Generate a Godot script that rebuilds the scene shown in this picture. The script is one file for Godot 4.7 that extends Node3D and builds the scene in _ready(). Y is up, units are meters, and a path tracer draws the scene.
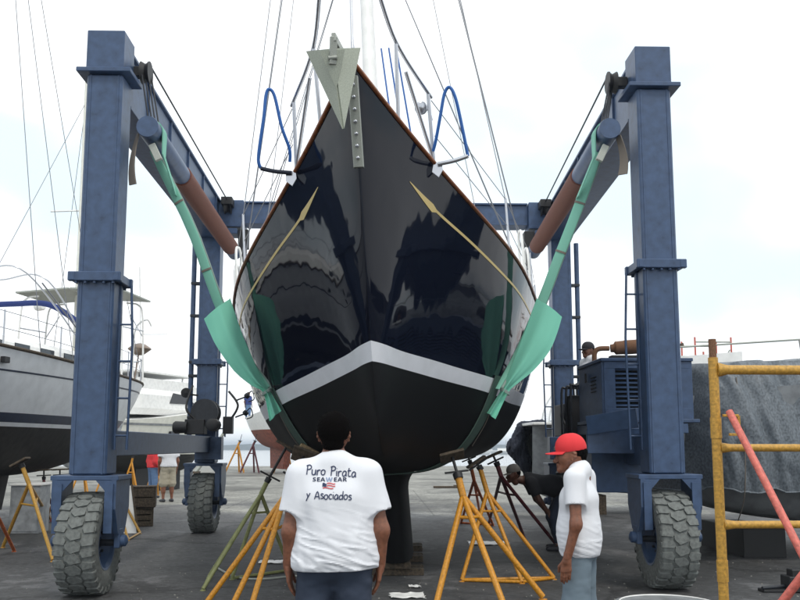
extends Node3D
# A boatyard under a bright overcast sky: a navy sailing yacht hangs in a blue travel lift.
# World axes: x right, y up, -z away from the camera, metres.

var M := {}
var T := {}
var used := {}
var rng := RandomNumberGenerator.new()

# ---------------------------------------------------------------- mesh builder
class MB:
	var v := PackedVector3Array()
	var n := PackedVector3Array()
	var uv := PackedVector2Array()
	var ix := PackedInt32Array()

	func vert(p: Vector3, nn: Vector3, t := Vector2.ZERO) -> int:
		v.append(p); n.append(nn); uv.append(t)
		return v.size() - 1

	func tri(a: int, b: int, c: int) -> void:      # counter-clockwise seen from outside
		ix.append(a); ix.append(c); ix.append(b)

	func face(pts: Array) -> void:                 # flat convex polygon, counter-clockwise
		var nn: Vector3 = (pts[1] - pts[0]).cross(pts[2] - pts[0])
		if nn.length_squared() < 1e-16 and pts.size() > 3:
			nn = (pts[2] - pts[0]).cross(pts[3] - pts[0])
		nn = nn.normalized()
		var b := v.size()
		for p in pts:
			vert(p, nn)
		for i in range(1, pts.size() - 1):
			tri(b, b + i, b + i + 1)

	func box(c: Vector3, s: Vector3, bs := Basis.IDENTITY, bev := -1.0) -> void:
		var h := s * 0.5
		var e := bev
		if e < 0.0:
			e = minf(0.008, minf(h.x, minf(h.y, h.z)) * 0.25)
		var P := {}
		for sx in [-1, 1]:
			for sy in [-1, 1]:
				for sz in [-1, 1]:
					var o := Vector3(sx * h.x, sy * h.y, sz * h.z)
					var k := [sx, sy, sz]
					P[k] = [c + bs * (o - Vector3(0, sy * e, sz * e)), c + bs * (o - Vector3(sx * e, 0, sz * e)), c + bs * (o - Vector3(sx * e, sy * e, 0))]
		for s1 in [-1, 1]:
			_f([P[[s1, -1, -1]][0], P[[s1, 1, -1]][0], P[[s1, 1, 1]][0], P[[s1, -1, 1]][0]], s1 < 0)
			_f([P[[-1, s1, -1]][1], P[[-1, s1, 1]][1], P[[1, s1, 1]][1], P[[1, s1, -1]][1]], s1 < 0)
			_f([P[[-1, -1, s1]][2], P[[1, -1, s1]][2], P[[1, 1, s1]][2], P[[-1, 1, s1]][2]], s1 < 0)
			for s2 in [-1, 1]:
				_f([P[[s1, s2, -1]][0], P[[s1, s2, -1]][1], P[[s1, s2, 1]][1], P[[s1, s2, 1]][0]], s1 * s2 < 0)
				_f([P[[s1, -1, s2]][0], P[[s1, 1, s2]][0], P[[s1, 1, s2]][2], P[[s1, -1, s2]][2]], s1 * s2 < 0)
				_f([P[[-1, s1, s2]][1], P[[-1, s1, s2]][2], P[[1, s1, s2]][2], P[[1, s1, s2]][1]], s1 * s2 < 0)
				for s3 in [-1, 1]:
					_f([P[[s1, s2, s3]][0], P[[s1, s2, s3]][1], P[[s1, s2, s3]][2]], s1 * s2 * s3 < 0)

	func _f(p: Array, flip: bool) -> void:
		if flip:
			p.reverse()
		face(p)

	func bar(a: Vector3, b: Vector3, w: float, h: float, up := Vector3.UP, bev := -1.0) -> void:
		var d := (b - a)
		var z := d.normalized()
		if absf(z.dot(up)) > 0.98:
			up = Vector3(0, 0, 1) if absf(z.z) < 0.9 else Vector3(1, 0, 0)
		var x := up.cross(z).normalized()
		box((a + b) * 0.5, Vector3(w, h, d.length()), Basis(x, z.cross(x), z), bev)

	func tube(pts: Array, r, sides := 10, cap := true, flat := 1.0, wide := Vector3.ZERO) -> void:
		# r: number or one radius for each point; flat squeezes the section, wide names the broad direction
		var m := pts.size()
		var tn: Vector3 = (pts[1] - pts[0]).normalized()
		var up := Vector3.UP if absf(tn.y) < 0.9 else Vector3(1, 0, 0)
		if wide != Vector3.ZERO:
			up = wide
		var x := (up - tn * up.dot(tn)).normalized()
		var b0 := v.size()
		for i in m:
			var t: Vector3
			if i == 0: t = pts[1] - pts[0]
			elif i == m - 1: t = pts[m - 1] - pts[m - 2]
			else: t = (pts[i + 1] - pts[i]).normalized() + (pts[i] - pts[i - 1]).normalized()
			t = t.normalized()
			if wide != Vector3.ZERO:
				x = wide
			x = (x - t * x.dot(t)).normalized()
			var y := t.cross(x)
			var rr: float = r[i] if r is Array else r
			for k in sides + 1:
				var a := TAU * k / sides
				var nn := x * cos(a) + y * sin(a) / flat
				vert(pts[i] + x * cos(a) * rr + y * sin(a) * rr * flat, nn.normalized(), Vector2(float(k) / sides, float(i)))
		for i in m - 1:
			for k in sides:
				var a := b0 + i * (sides + 1) + k
				var b := a + sides + 1
				tri(a, a + 1, b + 1); tri(a, b + 1, b)
		if cap:
			for e in 2:
				var ring := []
				for k in sides:
					ring.append(v[b0 + (m - 1) * e * (sides + 1) + k])
				if e == 0: ring.reverse()
				face(ring)

	func lathe(prof: Array, o: Vector3, ax: Vector3, sides := 24, sharp := false) -> void:
		# prof: [radius, along] pairs from one end to the other
		ax = ax.normalized()
		var x := ax.cross(Vector3.UP if absf(ax.y) < 0.9 else Vector3(1, 0, 0)).normalized()
		var y := ax.cross(x)
		var m := prof.size()
		for i in m - 1:
			var p0 = prof[i]; var p1 = prof[i + 1]
			var na := Vector2(p1[1] - p0[1], -(p1[0] - p0[0])).normalized()
			var n0 := na; var n1 := na
			if not sharp:
				if i > 0:
					var q := Vector2(p0[1] - prof[i - 1][1], -(p0[0] - prof[i - 1][0])).normalized()
					if q.dot(na) > 0.6: n0 = (q + na).normalized()
				if i < m - 2:
					var q := Vector2(prof[i + 2][1] - p1[1], -(prof[i + 2][0] - p1[0])).normalized()
					if q.dot(na) > 0.6: n1 = (q + na).normalized()
			var b0 := v.size()
			for k in sides + 1:
				var a := TAU * k / sides
				var d := x * cos(a) + y * sin(a)
				vert(o + d * p0[0] + ax * p0[1], d * n0.x + ax * n0.y, Vector2(float(k) / sides, p0[1]))
				vert(o + d * p1[0] + ax * p1[1], d * n1.x + ax * n1.y, Vector2(float(k) / sides, p1[1]))
			for k in sides:
				var a := b0 + k * 2
				tri(a, a + 2, a + 3); tri(a, a + 3, a + 1)

	func grid(rows: Array, flip := false, close_u := false) -> void:
		# smooth surface through rows of points
		var m := rows.size()
		var w: int = rows[0].size()
		var b0 := v.size()
		for i in m:
			for j in w:
				var jp := mini(j + 1, w - 1); var jm := maxi(j - 1, 0)
				if close_u:
					jp = j + 1 if j < w - 1 else 1
					jm = j - 1 if j > 0 else w - 2
				var du: Vector3 = rows[i][jp] - rows[i][jm]
				var dv: Vector3 = rows[mini(i + 1, m - 1)][j] - rows[maxi(i - 1, 0)][j]
				if du.length_squared() < 1e-12:
					var q := mini(i + 1, m - 1)
					du = rows[q][jp] - rows[q][jm]
					if du.length_squared() < 1e-12:
						q = maxi(i - 1, 0)
						du = rows[q][jp] - rows[q][jm]
				if dv.length_squared() < 1e-12:
					dv = rows[mini(i + 1, m - 1)][jp] - rows[maxi(i - 1, 0)][jp]
				var nn := du.cross(dv).normalized()
				vert(rows[i][j], -nn if flip else nn, Vector2(float(j) / (w - 1), float(i) / (m - 1)))
		for i in m - 1:
			for j in w - 1:
				var a := b0 + i * w + j
				var b := a + w
				if flip:
					tri(a, b + 1, a + 1); tri(a, b, b + 1)
				else:
					tri(a, a + 1, b + 1); tri(a, b + 1, b)

	func sheet(rows: Array, th: float) -> void:    # a grid with thickness
		var back := []
		var m := rows.size()
		var w: int = rows[0].size()
		for i in m:
			var r := []
			for j in w:
				var du: Vector3 = rows[i][mini(j + 1, w - 1)] - rows[i][maxi(j - 1, 0)]
				var dv: Vector3 = rows[mini(i + 1, m - 1)][j] - rows[maxi(i - 1, 0)][j]
				r.append(rows[i][j] - du.cross(dv).normalized() * th)
			back.append(r)
		grid(rows); grid(back, true)
		for i in m - 1:
			face([rows[i][0], rows[i + 1][0], back[i + 1][0], back[i][0]])
			face([rows[i + 1][w - 1], rows[i][w - 1], back[i][w - 1], back[i + 1][w - 1]])
		for j in w - 1:
			face([rows[0][j + 1], rows[0][j], back[0][j], back[0][j + 1]])
			face([rows[m - 1][j], rows[m - 1][j + 1], back[m - 1][j + 1], back[m - 1][j]])

	func prism(poly: Array, a: Vector3, xd: Vector3, yd: Vector3, depth: float) -> void:
		# poly of Vector2 (counter-clockwise) in the plane a + xd, yd; thick along xd x yd
		var zd := xd.cross(yd).normalized() * depth
		var p2 := PackedVector2Array(poly)
		var t := Geometry2D.triangulate_polygon(p2)
		var area := 0.0
		for i in poly.size():
			var q: Vector2 = poly[i]; var r: Vector2 = poly[(i + 1) % poly.size()]
			area += q.x * r.y - r.x * q.y
		for i in range(0, t.size(), 3):
			var q := [p2[t[i]], p2[t[i + 1]], p2[t[i + 2]]]
			if (q[1] - q[0]).cross(q[2] - q[0]) < 0: q.reverse()
			var f := []
			for k in q: f.append(a + xd * k.x + yd * k.y + zd * 0.5)
			face(f)
			f = []
			q.reverse()
			for k in q: f.append(a + xd * k.x + yd * k.y - zd * 0.5)
			face(f)
		for i in poly.size():
			var q: Vector2 = poly[i]; var r: Vector2 = poly[(i + 1) % poly.size()]
			if area < 0:
				var s := q; q = r; r = s
			var A := a + xd * q.x + yd * q.y; var B := a + xd * r.x + yd * r.y
			face([A - zd * 0.5, B - zd * 0.5, B + zd * 0.5, A + zd * 0.5])

	func add(o: MB, tr := Transform3D.IDENTITY) -> void:
		var b := v.size()
		for i in o.v.size():
			vert(tr * o.v[i], (tr.basis * o.n[i]).normalized(), o.uv[i])
		for i in o.ix: ix.append(b + i)

	func mesh() -> ArrayMesh:
		var a := []
		a.resize(Mesh.ARRAY_MAX)
		a[Mesh.ARRAY_VERTEX] = v; a[Mesh.ARRAY_NORMAL] = n; a[Mesh.ARRAY_TEX_UV] = uv; a[Mesh.ARRAY_INDEX] = ix
		var m := ArrayMesh.new()
		m.add_surface_from_arrays(Mesh.PRIMITIVE_TRIANGLES, a)
		return m

# ---------------------------------------------------------------- nodes
func numbered(called: String) -> String:
	var k: int = used.get(called, -1) + 1
	used[called] = k
	return called if k == 0 else "%s_%03d" % [called, k]

func obj(called: String, g, mat: Material, parent: Node = null) -> MeshInstance3D:
	var o := MeshInstance3D.new()
	o.mesh = g.mesh() if g is MB else g
	o.material_override = mat
	o.name = called if parent else numbered(called)
	(parent if parent else self).add_child(o, true)
	return o

func tag(o: Node, label: String, category: String, group := "", kind := "") -> Node:
	if label: o.set_meta("label", label)
	if category: o.set_meta("category", category)
	if group: o.set_meta("group", group)
	if kind: o.set_meta("kind", kind)
	return o

func thing(called: String, label: String, category: String, at := Vector3.ZERO, group := "") -> Node3D:
	var o := Node3D.new()
	o.name = numbered(called)
	add_child(o)
	o.position = at
	tag(o, label, category, group)
	return o

func struct(called: String, g, mat: Material) -> MeshInstance3D:
	var o := obj(called, g, mat)
	o.set_meta("kind", "structure")
	return o

func tubed(called: String, pts: Array, r, mat: Material, parent: Node = null, sides := 8) -> MeshInstance3D:
	var g := MB.new()
	g.tube(pts, r, sides)
	return obj(called, g, mat, parent)

func boxed(called: String, c: Vector3, s: Vector3, mat: Material, parent: Node = null, bs := Basis.IDENTITY) -> MeshInstance3D:
	var g := MB.new()
	g.box(c, s, bs)
	return obj(called, g, mat, parent)

func curve(pts: Array, per := 8) -> Array:         # Catmull-Rom through the points
	var o := []
	var m := pts.size()
	for i in m - 1:
		for k in per:
			var a: Vector3 = pts[i]
			o.append(a.cubic_interpolate(pts[i + 1], pts[maxi(i - 1, 0)], pts[mini(i + 2, m - 1)], float(k) / per))
	o.append(pts[m - 1])
	return o

# ---------------------------------------------------------------- materials
func noise_tex(freq: float, lo: float, hi: float, octaves := 5, type := FastNoiseLite.TYPE_SIMPLEX_SMOOTH, sx := 1, mid := 0.5) -> ImageTexture:
	var f := FastNoiseLite.new()
	f.seed = 11 + T.size() * 7
	f.noise_type = type
	f.frequency = freq
	f.fractal_octaves = octaves
	var im := f.get_seamless_image(512, 512)
	im.convert(Image.FORMAT_L8)
	var d := im.get_data()
	var out := PackedByteArray()
	out.resize(512 * 512)
	for i in 512 * 512:
		var x := d[i] / 255.0
		x = x / mid * 0.5 if x < mid else 0.5 + (x - mid) / (1.0 - mid) * 0.5
		out[i] = int(clampf(lerpf(lo, hi, x), 0, 1) * 255)
	im = Image.create_from_data(512, 512, false, Image.FORMAT_L8, out)
	if sx > 1:
		im.resize(512, 512 / sx)
		im.resize(512, 512)
	im.convert(Image.FORMAT_RGB8)
	im.generate_mipmaps()
	return ImageTexture.create_from_image(im)

func mat(c: Color, rough := 0.6, tex := "", scale := 1.0, metal := 0.0, bump := "", bump_d := 0.0) -> StandardMaterial3D:
	var m := StandardMaterial3D.new()
	m.albedo_color = c
	m.roughness = rough
	m.metallic = metal
	if tex:
		m.albedo_texture = T[tex]
		m.uv1_triplanar = true
		m.uv1_scale = Vector3.ONE * scale
	if bump:
		m.heightmap_enabled = true
		m.heightmap_texture = T[bump]
		m.heightmap_scale = bump_d
		m.uv1_triplanar = true
		m.uv1_scale = Vector3.ONE * scale
	return m

func s3(r: float, g: float, b: float) -> Color:    # 0-255 sRGB
	return Color(r / 255.0, g / 255.0, b / 255.0)

func materials() -> void:
	T.soft = noise_tex(0.012, 0.93, 1.03, 6)
	T.fine = noise_tex(0.06, 0.8, 1.06, 5)
	T.grunge = noise_tex(0.012, 0.74, 1.08, 6)
	T.cloth = noise_tex(0.2, 0.84, 1.06, 3)
	T.speck = noise_tex(0.12, 0.2, 1.35, 4)
	T.scratch = noise_tex(0.07, 0.55, 1.25, 5, FastNoiseLite.TYPE_SIMPLEX, 5)
	T.wear = noise_tex(0.05, 0.5, 1.04, 5, FastNoiseLite.TYPE_SIMPLEX_SMOOTH, 1, 0.22)
	T.paint = noise_tex(0.035, 0.72, 1.03, 6, FastNoiseLite.TYPE_SIMPLEX_SMOOTH, 1, 0.24)
	T.wave = noise_tex(0.006, 0.0, 1.0, 2)
	T.streak = noise_tex(0.02, 0.5, 1.15, 6, FastNoiseLite.TYPE_PERLIN)
	M.blue = mat(s3(64, 86, 120), 0.42, "paint", 0.4)
	M.blue_dark = M.blue
	M.steel_dark = mat(s3(38, 42, 50), 0.5, "grunge", 1.5)
	M.black_iron = mat(s3(30, 30, 33), 0.55, "fine", 2.0)
	M.rust_pipe = mat(s3(112, 66, 52), 0.75, "fine", 1.2)
	M.rust = mat(s3(150, 108, 80), 0.85, "speck", 3.0)
	M.tyre = mat(s3(116, 120, 118), 0.9, "grunge", 3.0)
	M.tyre_side = mat(s3(50, 53, 54), 0.9, "fine", 2.0)
	M.steel = mat(s3(190, 192, 198), 0.28, "", 1.0, 0.9)
	M.galv = mat(s3(176, 180, 172), 0.5, "fine", 4.0, 0.3)
	M.wire = mat(s3(120, 122, 128), 0.4, "", 1.0, 0.5)
	M.navy = mat(s3(11, 15, 28), 0.04)
	M.navy.metallic_specular = 0.2
	M.navy.uv1_triplanar = true
	M.navy.uv1_scale = Vector3.ONE * 0.9
	M.navy.heightmap_enabled = true
	M.navy.heightmap_texture = T.wave
	M.navy.heightmap_scale = 0.22
	M.antifoul = mat(s3(21, 21, 23), 0.55, "soft", 0.8)
	M.antifoul.metallic_specular = 0.25
	M.stripe = mat(s3(226, 228, 234), 0.3, "soft", 0.6)
	M.teak = mat(s3(158, 88, 38), 0.35, "streak", 3.0)
	M.gold = mat(s3(212, 186, 112), 0.4, "fine", 5.0)
	M.blue_hose = mat(s3(26, 96, 176), 0.45, "fine", 4.0)
	M.white = mat(s3(242, 242, 240), 0.35, "soft", 0.8)
	M.gelcoat = mat(s3(238, 242, 246), 0.25, "soft", 0.5)
	M.cream = mat(s3(236, 236, 226), 0.3, "soft", 0.5)
	M.grey_hull = mat(s3(150, 154, 158), 0.4, "grunge", 0.7)
	M.dark_blue_paint = mat(s3(36, 50, 78), 0.35, "grunge", 0.7)
	M.brown_foul = mat(s3(46, 43, 42), 0.75, "streak", 0.8)
	M.red_foul = mat(s3(150, 84, 66), 0.8, "streak", 0.8)
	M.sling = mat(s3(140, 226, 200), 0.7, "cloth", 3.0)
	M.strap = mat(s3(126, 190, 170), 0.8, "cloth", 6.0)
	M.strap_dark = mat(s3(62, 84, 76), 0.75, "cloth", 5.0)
	M.webbing = mat(s3(150, 168, 162), 0.85, "cloth", 6.0)
	M.strap_tail = mat(s3(120, 112, 104), 0.8, "cloth", 6.0)
	M.yellow = mat(s3(222, 152, 36), 0.42, "wear", 1.3)
	M.yellow_old = mat(s3(210, 160, 66), 0.5, "wear", 1.7)
	M.olive = mat(s3(146, 150, 100), 0.6, "grunge", 1.6)
	M.maroon = mat(s3(104, 44, 52), 0.55, "grunge", 1.6)
	M.orange_paint = mat(s3(206, 106, 52), 0.6, "grunge", 2.0)
	M.pink = mat(s3(228, 118, 104), 0.5, "wear", 1.5)
	M.wood = mat(s3(92, 80, 66), 0.85, "streak", 2.5)
	M.wood_pale = mat(s3(150, 128, 96), 0.85, "streak", 2.5)
	M.tarp = mat(s3(112, 120, 128), 0.5, "scratch", 0.6, 0.0, "scratch", 0.35)
	M.canvas_blue = mat(s3(34, 54, 116), 0.8, "cloth", 5.0)
	M.canvas_dark = mat(s3(40, 46, 62), 0.8, "cloth", 4.0)
	M.black = mat(s3(22, 22, 24), 0.6)
	M.skin = mat(s3(132, 84, 62), 0.5, "grunge", 5.0)
	M.skin_dark = mat(s3(104, 66, 50), 0.5, "grunge", 5.0)
	M.hair = mat(s3(13, 11, 11), 0.8, "fine", 12.0)
	M.hair.metallic_specular = 0.12
	M.shirt = mat(s3(232, 234, 240), 0.85, "cloth", 14.0)
	M.ink = mat(s3(42, 52, 84), 0.8)
	M.ink_pale = mat(s3(150, 170, 205), 0.8)
	M.ink_red = mat(s3(196, 92, 96), 0.8)
	M.navy_cloth = mat(s3(48, 58, 76), 0.9, "cloth", 12.0)
	M.grey_denim = mat(s3(108, 124, 136), 0.9, "cloth", 12.0)
	M.black_cloth = mat(s3(40, 40, 46), 0.9, "cloth", 10.0)
	M.jean = mat(s3(92, 120, 158), 0.9, "cloth", 8.0)
	M.khaki = mat(s3(176, 168, 150), 0.9, "cloth", 8.0)
	M.red_cloth = mat(s3(214, 50, 56), 0.85, "cloth", 10.0)
	M.red_cap = mat(s3(226, 52, 58), 0.8, "cloth", 16.0)
	M.cap_grey = mat(s3(120, 116, 112), 0.85, "cloth", 12.0)
	M.shoe = mat(s3(40, 40, 46), 0.6)
	M.glass = StandardMaterial3D.new()
	M.glass.albedo_color = Color(0.75, 0.8, 0.84, 0.28)
	M.glass.transparency = BaseMaterial3D.TRANSPARENCY_ALPHA
	M.glass.roughness = 0.08
	M.dark_glass = mat(s3(36, 40, 48), 0.08)

# ---------------------------------------------------------------- splines
class Spline:                                      # natural cubic
	var k: Array
	var v: Array
	var m: Array = []
	func _init(ks: Array, vs: Array) -> void:
		k = ks; v = vs
		var n := k.size()
		var c := []; var d := []
		c.resize(n); d.resize(n); m.resize(n)
		c[0] = 0.0; d[0] = 0.0
		for i in range(1, n - 1):
			var lo: float = k[i] - k[i - 1]
			var hi: float = k[i + 1] - k[i]
			var r: float = 6.0 * ((v[i + 1] - v[i]) / hi - (v[i] - v[i - 1]) / lo)
			var q: float = 2.0 * (lo + hi) - lo * c[i - 1]
			c[i] = hi / q
			d[i] = (r - lo * d[i - 1]) / q
		m[n - 1] = 0.0
		for i in range(n - 2, -1, -1):
			m[i] = d[i] - c[i] * m[i + 1] if i > 0 else 0.0
	func at(x: float) -> float:
		var i := 0
		while i < k.size() - 2 and x > k[i + 1]: i += 1
		var h: float = k[i + 1] - k[i]
		var a: float = (k[i + 1] - x) / h
		var b: float = (x - k[i]) / h
		return a * v[i] + b * v[i + 1] + ((a * a * a - a) * m[i] + (b * b * b - b) * m[i + 1]) * h * h / 6.0

# ---------------------------------------------------------------- people
class Field:                                       # smooth union of tapered capsules on a grid, meshed as surface nets
	var lo: Vector3
	var c: float
	var nx: int
	var ny: int
	var nz: int
	var f := PackedFloat32Array()

	func _init(bones: Array, cell: float, kk := 0.04, fold = null, clips := []) -> void:
		# bone: [a, b, radius a, radius b, flat end, k]
		c = cell
		lo = Vector3.INF
		var hi := -Vector3.INF
		for b in bones:
			var r := Vector3.ONE * (maxf(b[2], b[3]) + 3.0 * c + kk)
			lo = lo.min(b[0] - r).min(b[1] - r)
			hi = hi.max(b[0] + r).max(b[1] + r)
		var n := ((hi - lo) / c).ceil()
		nx = int(n.x) + 1; ny = int(n.y) + 1; nz = int(n.z) + 1
		f.resize(nx * ny * nz)
		f.fill(1.0)
		for b in bones:
			var a: Vector3 = b[0]
			var ab: Vector3 = b[1] - a
			var L2 := maxf(ab.length_squared(), 1e-9)
			var L := sqrt(L2)
			var ra: float = b[2]; var rb: float = b[3]
			var flat: bool = b.size() > 4 and b[4]
			var k: float = b[5] if b.size() > 5 else kk
			var r := Vector3.ONE * (maxf(ra, rb) + k + 2.0 * c)
			var i0 := ((a.min(b[1]) - r - lo) / c).floor().max(Vector3.ZERO)
			var i1 := ((a.max(b[1]) + r - lo) / c).ceil().min(Vector3(nx - 1, ny - 1, nz - 1))
			for iz in range(int(i0.z), int(i1.z) + 1):
				for iy in range(int(i0.y), int(i1.y) + 1):
					var id := (iz * ny + iy) * nx
					for ix in range(int(i0.x), int(i1.x) + 1):
						var p := lo + Vector3(ix, iy, iz) * c - a
						var t := p.dot(ab) / L2
						var tc := clampf(t, 0.0, 1.0)
						var d := (p - ab * tc).length() - lerpf(ra, rb, tc)
						if flat: d = maxf(d, (t - 1.0) * L)
						var o := f[id + ix]
						var h := maxf(k - absf(o - d), 0.0) / k
						f[id + ix] = minf(o, d) - h * h * k * 0.25
		if fold != null or clips:
			for iz in nz:
				for iy in ny:
					var id := (iz * ny + iy) * nx
					for ix in nx:
						var d := f[id + ix]
						if d < 0.08:
							var p := lo + Vector3(ix, iy, iz) * c
							if fold != null: d += fold.call(p)
							for q in clips: d = maxf(d, q.distance_to(p))
							f[id + ix] = d

	func add_to(m: MB) -> void:
		var idx := PackedInt32Array()
		idx.resize(nx * ny * nz)
		idx.fill(-1)
		var sy := nx
		var sz := nx * ny
		var off := [0, 1, sy, sy + 1, sz, sz + 1, sz + sy, sz + sy + 1]
		var pos := []
		for k in 8: pos.append(Vector3(k & 1, (k >> 1) & 1, k >> 2))
		var edges := [[0, 1], [2, 3], [4, 5], [6, 7], [0, 2], [1, 3], [4, 6], [5, 7], [0, 4], [1, 5], [2, 6], [3, 7]]
		for iz in nz - 1:
			for iy in ny - 1:
				for ix in nx - 1:
					var b := iz * sz + iy * sy + ix
					var s := 0
					if f[b] < 0.0: s += 1
					if f[b + 1] < 0.0: s += 1
					if f[b + sy] < 0.0: s += 1
					if f[b + sy + 1] < 0.0: s += 1
					if f[b + sz] < 0.0: s += 1
					if f[b + sz + 1] < 0.0: s += 1
					if f[b + sz + sy] < 0.0: s += 1
					if f[b + sz + sy + 1] < 0.0: s += 1
					if s == 0 or s == 8: continue
					var sum := Vector3.ZERO
					var cnt := 0
					for e in edges:
						var d0 := f[b + off[e[0]]]
						var d1 := f[b + off[e[1]]]
						if (d0 < 0.0) != (d1 < 0.0):
							sum += (pos[e[0]] as Vector3).lerp(pos[e[1]], d0 / (d0 - d1))
							cnt += 1
					sum /= cnt
					var g := Vector3(
						f[b + 1] + f[b + sy + 1] + f[b + sz + 1] + f[b + sz + sy + 1] - f[b] - f[b + sy] - f[b + sz] - f[b + sz + sy],
						f[b + sy] + f[b + sy + 1] + f[b + sz + sy] + f[b + sz + sy + 1] - f[b] - f[b + 1] - f[b + sz] - f[b + sz + 1],
						f[b + sz] + f[b + sz + 1] + f[b + sz + sy] + f[b + sz + sy + 1] - f[b] - f[b + 1] - f[b + sy] - f[b + sy + 1])
					idx[b] = m.vert(lo + (Vector3(ix, iy, iz) + sum) * c, g.normalized())
		for iz in range(1, nz - 1):
			for iy in range(1, ny - 1):
				for ix in range(1, nx - 1):
					var b := iz * sz + iy * sy + ix
					var d := f[b] < 0.0
					if d != (f[b + 1] < 0.0): quad(m, idx[b - sy - sz], idx[b - sz], idx[b], idx[b - sy], not d)
					if d != (f[b + sy] < 0.0): quad(m, idx[b - 1 - sz], idx[b - 1], idx[b], idx[b - sz], not d)
					if d != (f[b + sz] < 0.0): quad(m, idx[b - 1 - sy], idx[b - sy], idx[b], idx[b - 1], not d)

	func quad(m: MB, a: int, b: int, cc: int, d: int, flip: bool) -> void:
		if a < 0 or b < 0 or cc < 0 or d < 0: return
		if flip:
			m.tri(a, cc, b); m.tri(a, d, cc)
		else:
			m.tri(a, b, cc); m.tri(a, cc, d)

	func value(p: Vector3) -> float:
		var q := (p - lo) / c
		var i := q.floor()
		if i.x < 0 or i.y < 0 or i.z < 0 or i.x > nx - 2 or i.y > ny - 2 or i.z > nz - 2: return 1.0
		var t := q - i
		var b := (int(i.z) * ny + int(i.y)) * nx + int(i.x)
		var s := nx * ny
		var a0 := lerpf(lerpf(f[b], f[b + 1], t.x), lerpf(f[b + nx], f[b + nx + 1], t.x), t.y)
		var a1 := lerpf(lerpf(f[b + s], f[b + s + 1], t.x), lerpf(f[b + s + nx], f[b + s + nx + 1], t.x), t.y)
		return lerpf(a0, a1, t.z)

	func back_z(x: float, y: float, from: float) -> float:   # the surface met coming from +z
		var z := from
		for i in 700:
			var d := value(Vector3(x, y, z))
			if d <= 0.0005: return z
			z -= clampf(d * 0.5, 0.0004, 0.02)
		return z

func hand_bones(w: Vector3, dir: Vector3, palm_n: Vector3, thumb: Vector3, curl: float, sc := 1.0) -> Array:
	# wrist, direction of the fingers, normal of the palm (towards which they curl), side of the thumb
	var o := []
	var across := thumb.normalized()
	var kn := w + dir * 0.085 * sc
	o.append([w - dir * 0.03, w + dir * 0.02 * sc, 0.026 * sc, 0.024 * sc, false, 0.02])
	for i in 4:
		var off := across * (0.027 - 0.018 * i) * sc
		o.append([w + off * 0.5, kn + off - dir * (0.004 * absf(i - 1)) * sc, 0.014 * sc, 0.012 * sc, false, 0.012])
		var L: float = [0.072, 0.08, 0.074, 0.06][i] * sc
		var p := kn + off - dir * (0.004 * absf(i - 1)) * sc
		var d := dir
		for k in 3:
			d = (d + palm_n * curl * (0.6 + 0.3 * k)).normalized()
			var q: Vector3 = p + d * L * [0.45, 0.3, 0.25][k]
			o.append([p, q, (0.0098 - 0.0008 * k) * sc, (0.009 - 0.0008 * k) * sc, false, 0.003])
			p = q
	var a := w + across * 0.02 * sc + dir * 0.02 * sc
	var b := w + (across * 0.05 + dir * 0.055 + palm_n * 0.012) * sc
	var e := w + (across * 0.052 + dir * 0.09 + palm_n * 0.02) * sc
	o.append([a, b, 0.014 * sc, 0.011 * sc, false, 0.01])
	o.append([b, e, 0.0105 * sc, 0.0085 * sc, false, 0.004])
	return o

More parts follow.
